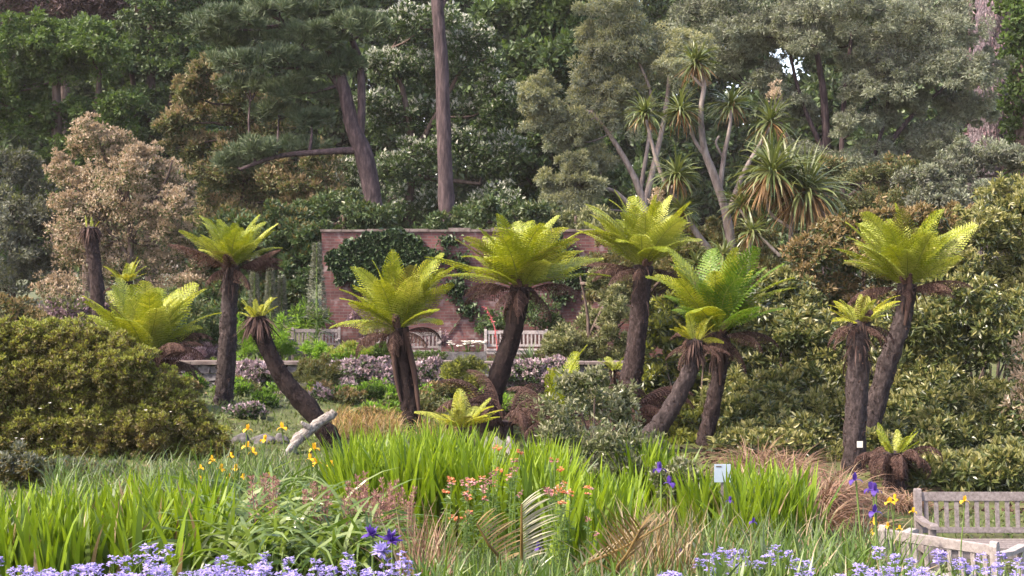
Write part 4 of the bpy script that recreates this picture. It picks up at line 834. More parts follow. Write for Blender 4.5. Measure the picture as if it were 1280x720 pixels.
treefern('sawn looking tree fern with a bare brown top and one small yellow sprout', 28, [(124, 400, 21), (119, 340, 22), (114, 300, 23), (113, 285, 25)], [(3, 82, 15, .26)], skirt=150, croz=0, green='fern_young', T=FT_S)
treefern('tree fern with a small pale yellow crown just behind the low spreading one', 26, [(160, 440, 20), (159, 390, 20), (158, 352, 20)], [(9, 62, 35, .46), (9, 38, 35, .45)], green='fern_young', dead=[(6, 0, 60, .4)], T=FT_S, croz=0)
treefern('low spreading tree fern with brown dead fronds beside the rounded bush', 22.5, [(184, 490, 26), (182, 446, 26)], [(13, 78, 28, 1.3), (15, 64, 34, 1.42), (9, 48, 40, 1.35)], dead=[(14, 38, 75, 1.1), (10, 8, 55, .9)], croz=0, fuzz=120)
treefern('tall upright tree fern with a thick straight grey trunk at the left', 24, [(280, 500, 31), (282, 470, 29), (285, 420, 27), (287, 370, 25), (289, 332, 27)], [(11, 78, 34, .95), (13, 60, 36, 1.02), (8, 46, 34, .9)], bark='fern_bark_grey', dead=[(6, 30, 38, .85), (4, -5, 60, .7), (3, 32, 20, 1.0, (.2, -.25, 3.3))], skirt=60, croz=1)
treefern('curved leaning tree fern propped on the pale log', 19, [(420, 575, 34), (412, 548, 33), (385, 510, 31), (352, 470, 28), (332, 430, 25), (325, 412, 30), (322, 396, 26)], [(8, 72, 30, .32), (6, 45, 35, .32)], green='fern_young', skirt=200, croz=0, T=FT_S, bark='fern_bark_dark')
treefern('short tree fern with a dark split trunk in front of the low wall', 21, [(516, 540, 32), (513, 510, 29), (506, 465, 27), (499, 410, 29)], [(13, 84, 34, 1.08), (16, 66, 38, 1.22), (8, 48, 38, 1.12), (4, 22, 40, 1.05, .1)], bark='fern_bark_dark', dead=[(5, 14, 75, .75), (2, -12, 60, .6)], hangers=[(-2.4, .75), (-.7, 1.0), (-1.9, .3)], croz=3, skirt=30)
treefern('wide spreading tree fern on a dark leaning trunk in front of the right wall bench', 21, [(598, 560, 40), (606, 535, 36), (622, 475, 32), (642, 410, 29), (651, 358, 33)], [(8, 76, 52, 1.2), (14, 54, 44, 1.42), (14, 32, 30, 1.42)], bark='fern_bark_dark', dead=[(6, 10, 80, .9), (3, -15, 60, .8)], croz=3, skirt=40)
treefern('tall tree fern with a dense parasol crown on a thick upright trunk', 24, [(786, 500, 34), (790, 470, 32), (799, 400, 29), (804, 332, 31)], [(12, 84, 48, 1.3), (18, 66, 52, 1.36), (12, 50, 40, 1.2)], dead=[(5, 8, 50, .75), (3, 15, 30, 1.0, (3.1, 3.3, 2.9))], croz=2, skirt=30)
treefern('slanting tree fern stem with a small lime crown before a bigger one', 20, [(806, 560, 34), (815, 545, 32), (845, 500, 28), (865, 455, 25), (869, 425, 27)], [(8, 62, 36, .46), (6, 34, 30, .4)], green='fern_young', skirt=90, croz=0, T=FT_S, bark='fern_bark_grey', dead=[(5, -10, 60, .5)])
treefern('deep green tree fern on a curved trunk left of the plant label', 20.8, [(876, 590, 29), (879, 560, 27), (890, 510, 25), (899, 465, 24), (897, 415, 28)], [(12, 82, 38, 1.2), (16, 62, 42, 1.36), (10, 45, 38, 1.25)], green='fern_deep', dead=[(6, 18, 70, .85), (3, -15, 55, .65)], hangers=[(-1.4, .5)], croz=1, skirt=50)
f11 = treefern('straight grey tree fern trunk with a small crown and a white tag near its foot', 19, [(1067, 600, 38), (1068, 570, 37), (1071, 480, 35), (1074, 402, 33)], [(10, 58, 36, .58), (8, 34, 30, .58)], green='fern_young', dead=[(10, -5, 80, .5)], skirt=90, croz=1, T=FT_S, bark='fern_bark_grey')
treefern('broad feathery tree fern on a trunk bending right behind the tagged one', 20, [(1080, 590, 36), (1087, 535, 34), (1108, 460, 31), (1128, 400, 29), (1134, 355, 31)], [(12, 80, 36, 1.15), (17, 60, 36, 1.25), (12, 42, 32, 1.15)], bark='fern_bark_grey', dead=[(7, 16, 50, .8), (2, -20, 50, .5)], hangers=[(-1.5, .35)], croz=2, skirt=40)
treefern('small tree fern stump with dead brown fronds and few fresh fronds near the bench', 18, [(1118, 612, 36), (1118, 590, 32), (1118, 566, 34)], [(5, 66, 20, .38), (4, 44, 14, .44)], dead=[(26, 25, 150, .62)], skirt=130, croz=0, T=FT_S, fuzz=150)
treefern('ground level young fern with pale spreading fronds in front of the wide tree fern', 18.9, [(578, 560, 16), (578, 534, 16)], [(11, 40, 26, .62), (6, 66, 40, .5)], green='fern_young', croz=0, T=FT, fuzz=100)
treefern('little tree fern with a brown stub trunk at the left of the thick upright trunk', 26, [(768, 490, 14), (768, 462, 14)], [(8, 60, 50, .4), (6, 30, 40, .38)], dead=[(8, 0, 70, .4)], skirt=50, croz=0, T=FT_S, fuzz=100)

def dead_heap(label, d, px, py, n, L, green=0):
    c = P(px, py, d); g = gz(c[0], d)
    t = thing('fern_clump', (c[0], d, g), label, 'fern', 'ground ferns')
    mb = MB(); az = spread(n, .4); base = np.tile([c[0], d, max(g, c[2] - .35)], (n, 1)) + np.stack([np.cos(az) * .1, np.sin(az) * .1, np.zeros(n)], -1)
    fronds(mb, base, az, R(58) + rng.normal(0, .3, n), R(110) + rng.normal(0, .35, n), L * rng.uniform(.6, 1.2, n), V=-.6, droop=2.4, width=.55)
    mb.obj('dead_fronds', [M['fern_dead'], M['fibre']], t)
    if green:
        mb = MB(); az = spread(green, .4); fronds(mb, np.tile([c[0], d, max(g, c[2] - .3)], (green, 1)), az, R(76) + rng.normal(0, .14, green), R(30) + rng.normal(0, .15, green), L * 1.25 * rng.uniform(.7, 1.1, green), width=.7)
        mb.obj('green_fronds', [M['fern'], M['stem_fern']], t)
    mb = MB(); tube(mb, [(c[0], d, g - .1), (c[0], d, max(g, c[2] - .3))], [.12, .1], 10, sub=4, bump=.2); mb.obj('trunk', M['fern_bark'], t)
    return t
dead_heap('drooping heap of dead purple brown fern fronds at the foot of the wide tree fern', 20.0, 632, 500, 24, 1.15)
dead_heap('arching dead brown fern fronds left of the slanting lime crowned stem', 21.4, 782, 496, 26, 1.15)
dead_heap('ground fern with upright yellow green fronds behind the grey green shrub', 17.6, 700, 500, 8, .8, green=8)

# small white tag on the straight trunk
c = P(1070, 553, 19); c[1] -= .21; c[0] -= .0
tg = thing('plant_tag', c, 'small white plant tag fixed to the straight grey tree fern trunk', 'tag')
mb = MB(); box(mb, c + np.array([-.038, -.004, -.042]), c + np.array([.038, .004, .042])); mb.obj('plate', M['white_flower'], tg)
mb = MB(); tube(mb, [c + np.array([0, .006, .03]), c + np.array([0, .05, .03])], [.006, .006], 6); mb.obj('nail', M['stone'], tg)

# ------------------------------------------------------------------ driftwood prop
a = P(414, 519, 18.62); b = P(366, 562, 18.3); gl = G(352, 18.25); m_ = P(384, 540, 18.4)
lg = thing('driftwood_log', gl, 'bleached forked log propping up the leaning tree fern trunk', 'log')
mb = MB(); tube(mb, [a + np.array([.04, .02, .05]), a, (a + m_) / 2 + np.array([.0, 0, .015]), m_, P(372, 549, 18.36), b, b + (b - m_) * .35 + np.array([0.05, 0, -.12])], [.05, .06, .06, .07, .074, .045, .03], 20, sub=12, bump=.2, seed=3, freq=3)
mb.obj('trunk', M['driftwood'], lg, smooth=True)
mb = MB(); tube(mb, [P(374, 548, 18.34), P(362, 562, 18.2), P(355, 574, 18.15)], [.07, .045, .02], 10, sub=5, bump=.2); tube(mb, [P(386, 535, 18.38), P(379, 530, 18.34), P(377, 527, 18.32)], [.05, .03, .012], 8, sub=3, bump=.2)
mb.obj('branch', M['driftwood'], lg, smooth=True)
mb = MB(); e = b + np.array([0, .02, -.12]); tube(mb, [b, e + np.array([.03, 0, -.15]), np.array([e[0] + .06, e[1], gz(e[0], e[1]) - .05])], [.07, .055, .05], 10, sub=4, bump=.2); mb.obj('branch', M['driftwood'], lg, smooth=True)

# ------------------------------------------------------------------ benches
def bbox(mb, c, s, rot=0, tilt=0):
    """bevelled timber: centre, size"""
    bm = bmesh.new(); bmesh.ops.create_cube(bm, size=1); bmesh.ops.scale(bm, vec=s, verts=bm.verts)
    bmesh.ops.bevel(bm, geom=bm.edges[:], offset=min(s) * .16, segments=2, affect='EDGES')
    M4 = Matrix.Translation(c) @ Matrix.Rotation(rot, 4, 'Y') @ Matrix.Rotation(tilt, 4, 'X')
    bm.transform(M4); bm.verts.index_update()
    v = np.array([q.co[:] for q in bm.verts])
    q4 = [[x.index for x in f.verts] for f in bm.faces if len(f.verts) == 4]; t3 = [[x.index for x in f.verts] for f in bm.faces if len(f.verts) == 3]
    n0 = mb.n; mb.add(v, q4)
    if t3:
        mb.t.append(np.array(t3) + n0); mb.tm.append(np.zeros(len(t3), np.int32))
    bm.free()
def prism(mb, poly, x0, x1):
    """poly of (y, z) extruded along x"""
    n = len(poly); v = [(x0, y, z) for y, z in poly] + [(x1, y, z) for y, z in poly]
    a = np.arange(n); b = (a + 1) % n
    mb.add(v, np.stack([a, b, b + n, a + n], -1))
    c0 = np.mean(poly, 0); vv = [(x0, c0[0], c0[1])] + [(x0, y, z) for y, z in poly]; mb.add(vv, np.stack([np.zeros(n, int), b + 1, a + 1], -1))
    vv = [(x1, c0[0], c0[1])] + [(x1, y, z) for y, z in poly]; mb.add(vv, np.stack([np.zeros(n, int), a + 1, b + 1], -1))
def make_bench(loc, rz, L, label, group, nslat=16, mat='oldwood', H=.9, armz=.64, arms=True, round_post=True):
    """garden bench facing -Y in its own frame"""
    t = thing('garden_bench', loc, label, 'bench', group); t.rotation_euler = (0, 0, rz); m = M[mat]
    def ob(nm, f):
        mb = MB(); f(mb); me = mb.mesh(nm, [m]); o = bpy.data.objects.new(nm, me); COL.objects.link(o); o.parent = t; return o
    hx = L / 2 - .035
    for s in (-1, 1):
        x = s * hx
        top = H + .04
        ob('leg', lambda mb: prism(mb, [(.22, -.02), (.28, -.02), (.27, .42), (.335, top - .05), (.325, top - .012), (.30, top), (.275, top - .012), (.262, top - .05), (.21, .42)], x - .034, x + .034))
        ob('leg', lambda mb: prism(mb, [(-.25, -.02), (-.19, -.02), (-.19, armz - .02), (-.25, armz - .02)], x - .032, x + .032))
        if arms: ob('armrest', lambda mb: prism(mb, [(-.31, armz - .012), (-.305, armz + .02), (-.26, armz + .035), (0, armz + .012), (.262, armz + .03), (.262, armz - .015), (0, armz - .025), (-.26, armz - .014)], x - .04, x + .04))
        ob('side_rail', lambda mb: bbox(mb, (x, .02, .36), (.04, .40, .07)))
    bl = L - .14; yb = lambda z: .245 + (z - .42) * .13
    def seat(mb):
        for y in (-.235, -.135, -.035, .065, .165): bbox(mb, (0, y, .432), (bl, .075 if y > -.2 else .085, .026))
        bbox(mb, (0, -.245, .37), (bl, .032, .085))
    ob('seat', seat)
    ob('top_rail', lambda mb: bbox(mb, (0, yb(H - .05), H - .045), (bl, .036, .095), tilt=-.13))
    ob('lower_rail', lambda mb: bbox(mb, (0, yb(.52), .52), (bl, .034, .06), tilt=-.13))
    for k in range(nslat):
        x = -bl / 2 + (k + .5) * bl / nslat
        ob('back_slat', lambda mb: bbox(mb, (x, yb(.68), .68), (.044, .018, .30), tilt=-.13))
    return t
d = 14.5; x0 = PX(1143, d); L = 2.0
bx, by = x0 + L / 2, d - .28
make_bench((bx, by, CAMZ - (618 - HOR) * d / FPX - .9 + .02), 0, L, 'weathered grey slatted bench facing us at the right edge with its left armrest showing', 'garden benches', nslat=18, mat='oldwood')
p1 = np.array([PX(1104, 13.6), 13.6]); p2 = np.array([PX(1243, 12.8), 12.8]); mid = (p1 + p2) / 2; dv = p2 - p1
ang = math.atan2(dv[1], dv[0]); L2 = np.linalg.norm(dv) + .07
zt = CAMZ - (656 - HOR) * 13.6 / FPX
rz = ang + math.pi
off = np.array([-math.sin(rz), math.cos(rz)]) * .30
make_bench((mid[0] - off[0], mid[1] - off[1], zt - .94), rz, L2, 'pale sunlit bench seen from behind with rounded posts in front of the grey bench', 'garden benches', nslat=9, mat='oldwood_pale', armz=.80)
for px0, px1, ytop, lab in [(362, 424, 411, 'old grey bench against the brick wall furthest to the left'), (500, 551, 415, 'old grey bench against the brick wall behind the short dark tree fern'), (605, 685, 413, 'pale grey bench against the brick wall crossed by the leaning dark trunk')]:
    d = 36.2; L = (px1 - px0) * d / FPX
    if px1 == 551: L = 1.6; px0 = 551 - L * FPX / d
    b = make_bench(((PX(px0, d) + PX(px1, d)) / 2, d, CAMZ - (ytop - HOR) * d / FPX - .92), 0, L, lab, 'benches along the brick wall', nslat=13 if L < 1.4 else 15, mat='oldwood_pale' if px0 > 600 else 'oldwood')

# stone trough with white flowers between the wall benches
c = P(580, 440, 35.3); t = thing('stone_trough', (c[0], c[1], 1.05), 'low stone trough planted with white flowers between the middle and right wall benches', 'trough')
def trough(mb):
    box(mb, (c[0] - .55, c[1] - .2, 1.03), (c[0] + .55, c[1] - .14, 1.42)); box(mb, (c[0] - .55, c[1] + .14, 1.03), (c[0] + .55, c[1] + .2, 1.42))
    box(mb, (c[0] - .55, c[1] - .137, 1.03), (c[0] - .49, c[1] + .137, 1.417)); box(mb, (c[0] + .49, c[1] - .137, 1.03), (c[0] + .55, c[1] + .137, 1.417)); box(mb, (c[0] - .487, c[1] - .137, 1.03), (c[0] + .487, c[1] + .137, 1.33))
mb = MB(); trough(mb); mb.obj('basin', M['stone'], t)
for px, nn in [(568, 6), (585, 9), (597, 7)]:
    b = np.array([PX(px, 35.3), 35.3, 1.33]); q = thing('white_flower', b, {568: 'tall white flower at the left end of the stone trough', 585: 'spreading white flower in the middle of the stone trough', 597: 'white flower at the right end of the stone trough'}[px], 'flower', 'white flowers in the trough')
    mb = MB(); mb2 = MB(); az = rng.uniform(0, 6.28, nn); blades(mb, np.tile(b, (nn, 1)), az, rng.uniform(.7, 1.4, nn), .5, .32, .03, 4)
    for a in az:
        h = b + np.array([math.cos(a) * .14, math.sin(a) * .14, random.uniform(.22, .36)]); blades(mb2, np.tile(h, (6, 1)), np.arange(6) * 1.05, .4, .5, .09, .05, 3, prof='petal'); tube(mb, [b, (b + h) / 2, h], [.006, .005, .004], 4, cap=False)
    mb.obj('foliage', M['lf_bright'], q); mb2.obj('petals', M['white_flower'], q)

# red flower spike with its spiky rosette
c = G(626, 33.5); c[2] = 1.05
t = thing('spiky_plant', c, 'plant with an arching red pink flower spike before the right wall bench', 'plant')
mb = MB(); sp_ = [P(622, 445, 33.5), P(621, 428, 33.5), P(618, 408, 33.5), P(612, 393, 33.5), P(606, 384, 33.5)]
pp, rr = tube(mb, sp_, [.016, .016, .015, .012, .006], 7, sub=5)
mb.obj('flower_stem', M['red_pink'], t)
mb = MB(); n = 50; k = rng.integers(len(pp) // 3, len(pp), n); leaves(mb, pp[k], rng.normal(size=(n, 3)) + np.array([0, 0, -.4]), rng.uniform(.05, .10, n), .03)
mb.obj('flower', M['red_pink'], t)
mb = MB(); n = 34; blades(mb, np.tile(c, (n, 1)), rng.uniform(0, 6.28, n), rng.uniform(.5, 1.4, n), rng.uniform(.3, 1, n), rng.uniform(.4, .7, n), .06, 5, prof='spear'); mb.obj('foliage', M['blade_grey'], t)
c = G(664, 34); c[2] = 1.1; t = thing('spiky_plant', c, 'dark spiky rosette plant in front of the right wall bench seat', 'plant')
mb = MB(); n = 60; blades(mb, np.tile(c + np.array([0, 0, .12]), (n, 1)), rng.uniform(0, 6.28, n), rng.uniform(.1, 1.5, n), rng.uniform(.1, .4, n), rng.uniform(.4, .62, n), .055, 4, prof='spear'); mb.obj('foliage', M['lf_dark'], t)
mb = MB(); tube(mb, [c + np.array([0, 0, -.1]), c + np.array([0, 0, .2])], [.06, .07], 8); mb.obj('stem', M['bark_brown'], t)

# rock edge
for k, (px, py, w_) in enumerate([(275, 545, 30), (302, 543, 26), (330, 546, 32), (352, 548, 20), (622, 551, 18), (638, 552, 14), (608, 553, 11)]):
    d = 19.5 if px < 500 else 18.6; b = G(px, d)
    bm = bmesh.new(); bmesh.ops.create_icosphere(bm, subdivisions=3, radius=1)
    for v in bm.verts:
        q = v.co * (1 + .35 * mnoise.noise(v.co * 1.3 + Vector((k * 7, 0, 0))) + .08 * mnoise.noise(v.co * 5)); v.co = q
    s = w_ / 2 * d / FPX; h = (.12 if px < 500 else max(.1, (CAMZ - (py - 6 - HOR) * d / FPX) - b[2]))
    bm.transform(Matrix.Diagonal((s, s * .8, h, 1)))
    me = bpy.data.meshes.new('rock'); bm.to_mesh(me); bm.free(); me.materials.append(M['stone'] if px < 500 else M['oldwood_pale'])
    for pl in me.polygons: pl.use_smooth = True
    o = bpy.data.objects.new('edging_rock', me); COL.objects.link(o); o.location = b
    tag(o, ['grey edging rock nearest the rounded bush', 'second grey edging rock from the rounded bush', 'largest grey edging rock left of the driftwood log', 'small grey edging rock next to the driftwood log', 'bright white rock behind the bright green blades', 'white rock right of the brightest one behind the blades', 'smallest white rock by the foot of the wide tree fern'][k], 'rock', 'edging rocks')
# ------------------------------------------------------------------ blade-leaved clumps in the border
def spots(px0, px1, d0, d1, n, hole=None):
    d = rng.uniform(d0, d1, n); px = rng.uniform(px0, px1, n); x = PX(px, d)
    return np.stack([x, d, ground(x, d) - .02], -1)
def clump(name, label, cat, px0, px1, d0, d1, n, h, wd, mats, lean=.22, bend=(.1, .6), group=None, frac=(.0,), nseg=5, prof='strap', pw=1.8, tuft=.0):
    c = G((px0 + px1) / 2, (d0 + d1) / 2)
    t = thing(name, c, label, cat, group)
    p = spots(px0, px1, d0, d1, n)
    if tuft:
        k = spots(px0, px1, d0, d1, max(2, int(n * tuft))); p = k[rng.integers(0, len(k), n)] + np.concatenate([rng.normal(0, .05, (n, 2)), np.zeros((n, 1))], 1)
    hh = h * rng.uniform(.62, 1.12, n); sel = rng.random(n)
    mb = MB(); lo = 0
    for k, fr in enumerate(list(frac) + [1.0] if len(mats) > 1 else [1.0]):
        m = (sel >= lo) & (sel < fr) if len(mats) > 1 else np.ones(n, bool); lo = fr
        if k >= len(mats): break
        if m.sum() == 0: continue
        blades(mb, p[m], rng.uniform(0, 6.28, m.sum()), math.pi / 2 - np.abs(rng.normal(0, lean, m.sum())), rng.uniform(*bend, m.sum()), hh[m], wd * rng.uniform(.7, 1.2, m.sum()), nseg, k, roll=.5, prof=prof, pw=pw)
    mb.obj('leaves', [M[a] for a in mats], t)
    return t
cg = 'clumps of bright sword leaved plants'
clump('sword_leaf_clump', 'lime green sword leaved clump at the bottom left corner', 'plant clump', -40, 95, 9.0, 10.6, 560, .60, .048, ['blade_lime', 'blade_mid', 'blade_dry'], frac=(.72, .95), group=cg, tuft=.05)
clump('sword_leaf_clump', 'lime green sword leaved clump second from the bottom left corner', 'plant clump', 92, 175, 9.3, 10.6, 400, .58, .046, ['blade_lime', 'blade_mid', 'blade_dry'], frac=(.68, .95), group=cg, tuft=.05)
clump('sword_leaf_clump', 'lime green sword leaved clump with the tallest blades left of the arching pale leaves', 'plant clump', 160, 270, 9.0, 10.4, 540, .68, .048, ['blade_lime', 'blade_mid', 'blade_dry'], frac=(.72, .95), group=cg, tuft=.05)
clump('sword_leaf_clump', 'left end of the big bright green stand of blades beside the yellow irises', 'plant clump', 425, 510, 11.4, 13.0, 700, .88, .046, ['blade_lime', 'blade_mid'], frac=(.85,), group=cg, tuft=.05)
clump('sword_leaf_clump', 'middle of the big bright green stand below the short dark tree fern', 'plant clump', 495, 610, 11.2, 13.0, 950, .90, .046, ['blade_lime', 'blade_mid'], frac=(.88,), group=cg, tuft=.05)
clump('sword_leaf_clump', 'bright green blades behind the orange flowers', 'plant clump', 600, 700, 11.0, 12.6, 760, .82, .048, ['blade_lime', 'blade_mid'], frac=(.85,), group=cg, tuft=.05)
clump('sword_leaf_clump', 'sloping bright green clump below the grey green shrub', 'plant clump', 690, 790, 10.4, 11.8, 700, .72, .048, ['blade_lime', 'blade_mid'], frac=(.8,), group=cg, tuft=.05)
clump('sword_leaf_clump', 'small bright green clump right of the grey green shrub', 'plant clump', 795, 850, 14.8, 15.8, 300, .80, .048, ['blade_lime', 'blade_mid'], frac=(.85,), group=cg, tuft=.06)
clump('sword_leaf_clump', 'bright green clump left of the plant label', 'plant clump', 855, 905, 13.2, 14.3, 240, .72, .048, ['blade_lime', 'blade_mid', 'blade_dry'], frac=(.68, .95), group=cg, tuft=.06)
clump('sword_leaf_clump', 'bright green clump right of the plant label beside the rusty sedge', 'plant clump', 905, 1005, 12.4, 14.2, 760, .82, .048, ['blade_lime', 'blade_mid', 'blade_dry'], frac=(.68, .95), group=cg, tuft=.05)
# arching pale strap leaves
clump('daylily_clump', 'arching glossy pale green strap leaves in front of the yellow irises', 'plant clump', 270, 365, 8.8, 11.0, 620, .95, .036, ['blade_pale', 'blade_mid'], lean=.35, bend=(1.4, 3.0), frac=(.65,), group='arching daylily clumps', pw=1.3, nseg=7)
clump('daylily_clump', 'arching strap leaves left of the rusty pink plumes', 'plant clump', 360, 465, 8.8, 10.6, 620, .88, .034, ['blade_pale', 'blade_mid'], lean=.35, bend=(1.4, 3.0), frac=(.5,), group='arching daylily clumps', pw=1.3, nseg=7)
clump('daylily_clump', 'arching pale leaves behind the tallest lime clump at left', 'plant clump', 60, 275, 10.8, 12.6, 760, .6, .02, ['blade_pale', 'blade_mid', 'blade_grey'], lean=.5, bend=(1.0, 2.5), frac=(.3, .7), group='arching daylily clumps', pw=1.3, nseg=7)
clump('grass_clump', 'grey green grassy leaves below the rounded bush', 'grass clump', 60, 260, 12.6, 15.0, 900, .55, .013, ['blade_grey', 'blade_mid', 'blade_dry'], lean=.4, bend=(.4, 1.6), frac=(.35, .93), nseg=5)
clump('grass_clump', 'green iris leaves around the yellow flowers', 'grass clump', 245, 425, 12.6, 14.6, 650, .62, .018, ['blade_mid', 'blade_grey'], lean=.28, bend=(.1, 1.2), frac=(.6,))
clump('sedge_clump', 'ginger brown grass mound behind the bright green stand', 'grass clump', 415, 500, 19.5, 22.0, 1500, .42, .010, ['ginger', 'sedge', 'blade_mid'], lean=.6, bend=(.6, 2.0), frac=(.7, .9), group='brown sedge mounds')
clump('sedge_clump', 'thin ginger grass right of the dark forked trunk', 'grass clump', 520, 570, 19.5, 21.5, 500, .35, .010, ['ginger', 'blade_mid'], lean=.6, bend=(.6, 2.0), frac=(.6,), group='brown sedge mounds')
def mound(label, px0, px1, d0, d1, n, h, nk):
    c = G((px0 + px1) / 2, (d0 + d1) / 2); t = thing('sedge_clump', c, label, 'grass clump', 'brown sedge mounds'); mb = MB()
    k = spots(px0, px1, d0, d1, nk); p = k[rng.integers(0, nk, n)]
    th = rng.uniform(0, 6.28, n); p = p + np.stack([np.cos(th) * .06, np.sin(th) * .06, np.zeros(n)], -1)
    m = rng.random(n) < .8
    for sel, mt in ((m, 0), (~m, 1)):
        blades(mb, p[sel], th[sel], math.pi / 2 - np.abs(rng.normal(.25, .25, sel.sum())), rng.uniform(1.2, 3.0, sel.sum()), h * rng.uniform(.6, 1.15, sel.sum()), .012, 6, mt, prof='strap', pw=1.1)
    mb.obj('leaves', [M['sedge'], M['blade_dry']], t)
mound('rusty brown sedge mound to the right of the plant label', 925, 1010, 15.6, 18.4, 2400, .78, 12)
mound('larger rusty brown sedge mound left of the small fern stump', 1000, 1075, 14.6, 16.2, 2400, .80, 10)
mound('short brown sedge beside the grey bench', 1085, 1140, 16.0, 17.2, 700, .42, 8)
# foreground iris and grass leaves
fg = [(515, 640, 6.8, 8.2, 'green grassy leaves below the orange flowers'), (630, 760, 6.8, 8.2, 'green grassy leaves below the pale fan frond'), (750, 890, 6.8, 8.4, 'green grassy leaves beside the dry straw stalks'), (880, 1010, 7.0, 9.4, 'green iris leaves among pale bluebells'), (1000, 1130, 7.0, 9.8, 'green iris leaves below the pale bench'), (1120, 1320, 6.8, 8.6, 'green iris leaves at the bottom right corner')]
for k, (a, b, d0, d1, lab) in enumerate(fg):
    clump('iris_leaf_clump', lab, 'plant clump', a, b, d0, d1, 520 if k < 5 else 420, (.40, .42, .46, .60, .60, .46)[k], .023, ['blade_mid', 'blade_grey', 'blade_pale', 'blade_dry'], lean=.22, bend=(.1, 1.1), frac=(.62, .78, .95), group='iris leaf clumps along the bottom edge')
clump('iris_leaf_clump', 'grey green iris leaves in front of the bright clump right of the label', 'plant clump', 860, 1110, 9.6, 11.4, 700, .60, .016, ['blade_mid', 'blade_grey', 'blade_dry'], lean=.25, bend=(.1, 1.2), frac=(.45, .85), group='iris leaf clumps along the bottom edge')
clump('iris_leaf_clump', 'thin grassy leaves among the left hand bluebells', 'plant clump', -20, 520, 5.6, 7.2, 900, .36, .009, ['blade_grey', 'blade_mid'], lean=.35, bend=(.3, 1.5), frac=(.6,), group='iris leaf clumps along the bottom edge')
clump('straw_stalks', 'dry straw coloured stalks right of the pale fan frond', 'plant clump', 780, 860, 8.0, 9.2, 260, .72, .011, ['blade_dry', 'palm_brown', 'blade_mid'], lean=.3, bend=(.1, .8), frac=(.6, .85))
clump('straw_stalks', 'reddish dry stalks left of the pale fan frond', 'plant clump', 500, 560, 8.2, 9.4, 220, .62, .011, ['sedge', 'blade_dry', 'blade_mid'], lean=.3, bend=(.1, .8), frac=(.5, .8))

# lawn and ground cover nobody could count
mb = MB()
p = spots(-150, 1450, 13.5, 31, 42000); m = rng.random(len(p))
bank = (640 + p[:, 0] / p[:, 1] * FPX > 800) & (p[:, 1] > 17)
lit = p[bank]; p, m = p[~bank], m[~bank]
leaves(mb, lit + np.array([0, 0, .02]), rng.normal(size=lit.shape) * np.array([1, 1, .3]), rng.uniform(.05, .11, len(lit)), .04, 3)
blades(mb, p[m < .6], rng.uniform(0, 6.28, (m < .6).sum()), rng.uniform(.6, 1.5, (m < .6).sum()), rng.uniform(.2, 1.4, (m < .6).sum()), rng.uniform(.08, .2, (m < .6).sum()), .012, 3, 0)
s = p[m >= .6]; leaves(mb, s + np.array([0, 0, .03]), rng.normal(size=s.shape) + np.array([0, 0, .6]), rng.uniform(.06, .12, len(s)), .04, 1)
p = spots(-100, 1400, 5.5, 13.5, 16000)
blades(mb, p, rng.uniform(0, 6.28, len(p)), rng.uniform(.7, 1.5, len(p)), rng.uniform(.2, 1.4, len(p)), rng.uniform(.08, .26, len(p)), .012, 3, 2)
p = spots(100, 900, 31.6, 37.8, 9000); p[:, 2] = 1.05
blades(mb, p, rng.uniform(0, 6.28, len(p)), rng.uniform(.7, 1.5, len(p)), rng.uniform(.2, 1.2, len(p)), rng.uniform(.08, .25, len(p)), .03, 3, 0)
tag(mb.obj('grass', [M['blade_mid'], M['lf_olive'], M['blade_grey'], M['fern_dead']]), 'green grass and low ground cover between the plants', 'grass', kind='stuff')

# ------------------------------------------------------------------ flowers
def iris_proto(mat, h, label, group, s=1.0, name='iris_flower'):
    t = thing(name, (0, 0, 0), label, 'flower', group)
    mb = MB(); tube(mb, [(0, 0, 0), (.01, 0, h * .5), (0, .01, h)], [.007, .006, .005], 6, cap=False); mb.obj('stem', M['stem'], t)
    for k in range(3):
        a = k * 2.09 + .3
        mb = MB(); blades(mb, [(0, 0, h)], [a], [.75], [2.3], .105 * s, .06 * s, 6, prof='petal', roll=0.0, pw=1.0); mb.obj('fall', M[mat], t)
        mb = MB(); blades(mb, [(0, 0, h)], [a + 1.05], [1.25], [-.2], .085 * s, .05 * s, 5, prof='petal', roll=0.0, pw=1.0); mb.obj('standard', M[mat], t)
    return t
def place(proto, items, used=[]):
    first = True
    for loc, rz, sc, lab in items:
        o = proto if first else copy_tree(proto); first = False
        o.location = tuple(loc); o.rotation_euler = (random.uniform(-.15, .15), random.uniform(-.15, .15), rz); o.scale = (sc, sc, sc)
        if lab: o['label'] = lab
def at(px, py, d, h):
    """foot of a stem whose top, h above it, shows at the pixel"""
    c = P(px, py, d); return c - np.array([0, 0, h])
H = .75
pr = iris_proto('yellow', H, 'yellow iris flower', 'yellow irises', .62, 'yellow_iris')
yl = 'yellow iris flower in the group between the rounded bush and the driftwood log'
items = []
for a, b in [(268, 558), (290, 552), (262, 568), (272, 569), (294, 567), (310, 572), (265, 588), (258, 589), (288, 585), (318, 556), (308, 545), (279, 577), (300, 580), (322, 578)]: items.append((at(a, b, 13.4, H), random.uniform(0, 6), random.uniform(.8, 1.1), yl))
items.append((at(366, 554, 13.6, H), 1, 1.2, 'yellow iris flower in front of the lower end of the driftwood log'))
for a, b in [(404, 570), (412, 573), (401, 578), (409, 580), (417, 592)]: items.append((at(a, b, 12.6, H), random.uniform(0, 6), random.uniform(.9, 1.1), 'yellow iris flower beside the left end of the bright green stand'))
for a, b in [(1128, 645), (1134, 643), (1126, 653), (1122, 655), (1110, 648), (1090, 666), (1200, 648), (1087, 659), (1112, 640)]: items.append((at(a, b, 13.0 if a < 1190 else 12.0, .6), random.uniform(0, 6), random.uniform(.7, 1.0), 'yellow flower near the left end of the grey bench'))
place(pr, items)
